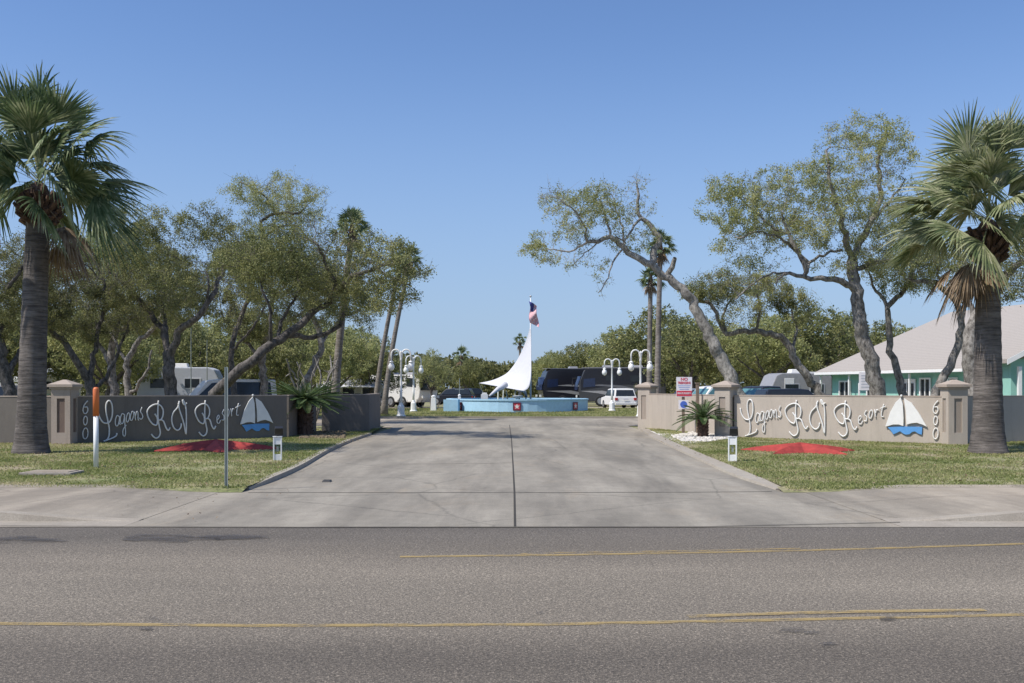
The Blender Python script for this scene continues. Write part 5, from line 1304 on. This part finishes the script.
m = MB(); m.prism([(-.32, -.34), (LB-.6, -.34), (LB-.6, -.30), (-.32, -.30)], EZ-.17, EZ-.02, bp); m.build('fascia', 'white_paint', bt)
m = MB(); m.prism([(-.3, -.28), (LB-.6, -.28), (LB-.6, 0.44), (-.3, 0.44)], EZ-.2, EZ-.17, bp); m.build('soffit', 'teal_siding', bt)
for u in (.0, 2.9, 5.0, 8.3, 11.2):
    m = MB(); m.prism([(u-.045, -.12), (u+.045, -.12), (u+.045, -.03), (u-.045, -.03)], 0, EZ-.2, bp); m.prism([(u-.11, -.16), (u+.11, -.16), (u+.11, .06), (u-.11, .06)], 0, .25, bp); m.build('porch_post', 'white_paint', bt)
m = MB()
for z in (.35, 1.0): m.prism([(.0, -.07), (2.4, -.07), (2.4, -.02), (.0, -.02)], z, z+.06, bp)
for k in range(16): u = .1+k*.15; m.prism([(u, -.06), (u+.03, -.06), (u+.03, -.03), (u, -.03)], .35, 1.0, bp)
m.build('porch_rail', 'white_paint', bt)
def opening(u0, u1, z0, z1, door=False, nm='window'):
    m = MB(); m.prism([(u0, .42), (u1, .42), (u1, .47), (u0, .47)], z0, z1, bp); o = m.build(nm, 'window_dark' if not door else 'white_paint', bt)
    m = MB(); f = .09
    for a, b, c, d in ((u0-f, u0, z0-f, z1+f), (u1, u1+f, z0-f, z1+f), (u0, u1, z1, z1+f), (u0, u1, z0-f, z0), ((u0+u1)/2-.025, (u0+u1)/2+.025, z0, z1)):
        m.prism([(a, .35), (b, .35), (b, .418), (a, .418)], c, d, bp)
    m.build('frame', 'white_paint', o)
    if door:
        for q in (.28, .72):
            uc = u0+(u1-u0)*q; m = MB(); m.prism([(uc-.22, .385), (uc+.22, .385), (uc+.22, .415), (uc-.22, .415)], z0+.3, z1-.15, bp); m.build('pane', 'window_dark', o)
opening(1.3, 2.3, .9, 2.1); opening(4.0, 4.8, .3, 2.2); opening(6.9, 8.1, .05, 2.15, True, 'door'); opening(8.6, 9.3, .3, 2.2); opening(10.4, 11.3, .9, 2.2)
# gabled wing on the right, facing the road
gx0 = 23.0; gy0 = 46.0; gw = 12.0; ge = 2.95; gr = 3.2
m = MB(); m.prism([(gx0+.35, -.1), (gx0+gw-.35, -.1), (gx0+gw-.35, ge), (gx0+gw/2, ge+gr-.25), (gx0+.35, ge)], gy0+.6, gy0+9, lambda u, v, w_: Vector((u, w_, v))); m.build('wing_wall', 'teal_siding', bt)
m = MB()
m.prism([(gx0-.1, ge-.05), (gx0+gw/2, ge+gr), (gx0+gw/2, ge+gr+.2), (gx0-.1, ge+.15)], gy0, gy0+9, lambda u, v, w_: Vector((u, w_, v)))
m.prism([(gx0+gw+.1, ge-.05), (gx0+gw/2, ge+gr), (gx0+gw/2, ge+gr+.2), (gx0+gw+.1, ge+.15)], gy0, gy0+9, lambda u, v, w_: Vector((u, w_, v))); m.build('wing_roof', 'roof_shingle', bt)
m = MB()
m.prism([(gx0-.12, ge-.12), (gx0+gw/2, ge+gr-.07), (gx0+gw/2, ge+gr+.18), (gx0-.12, ge+.13)], gy0-.04, gy0-.002, lambda u, v, w_: Vector((u, w_, v)))
m.prism([(gx0+gw+.12, ge-.12), (gx0+gw/2, ge+gr-.07), (gx0+gw/2, ge+gr+.18), (gx0+gw+.12, ge+.13)], gy0-.04, gy0-.002, lambda u, v, w_: Vector((u, w_, v))); m.build('rake_board', 'white_paint', bt)
for x in (gx0+.55, gx0+1.35, gx0+5): m = MB(); m.box((x, gy0+.2, ge/2-.1), (.16, .16, ge-.2)); m.box((x, gy0+.2, .2), (.26, .26, .4)); m.build('porch_post', 'white_paint', bt)
# notice board and little flag by the office
b = at(864, 55); t = thing('notice_board', b, 'white notice board on two legs before the teal building', 'notice board'); m = MB(); c_ = P(865.5, 383, 55)
for s in (-.35, .35): m.box((c_.x+s, 55, c_.z/2), (.08, .08, c_.z))
m.build('leg', 'white_paint', t); m = MB(); m.box((c_.x, 54.93, c_.z+.1), (.75, .05, 1.0)); m.build('board', 'sign_white', t)
m = MB()
for k in range(5): m.box((c_.x, 54.898, c_.z+.42-.16*k), (.55, .01, .05))
m.build('text_line', 'rv_lightgrey', t)
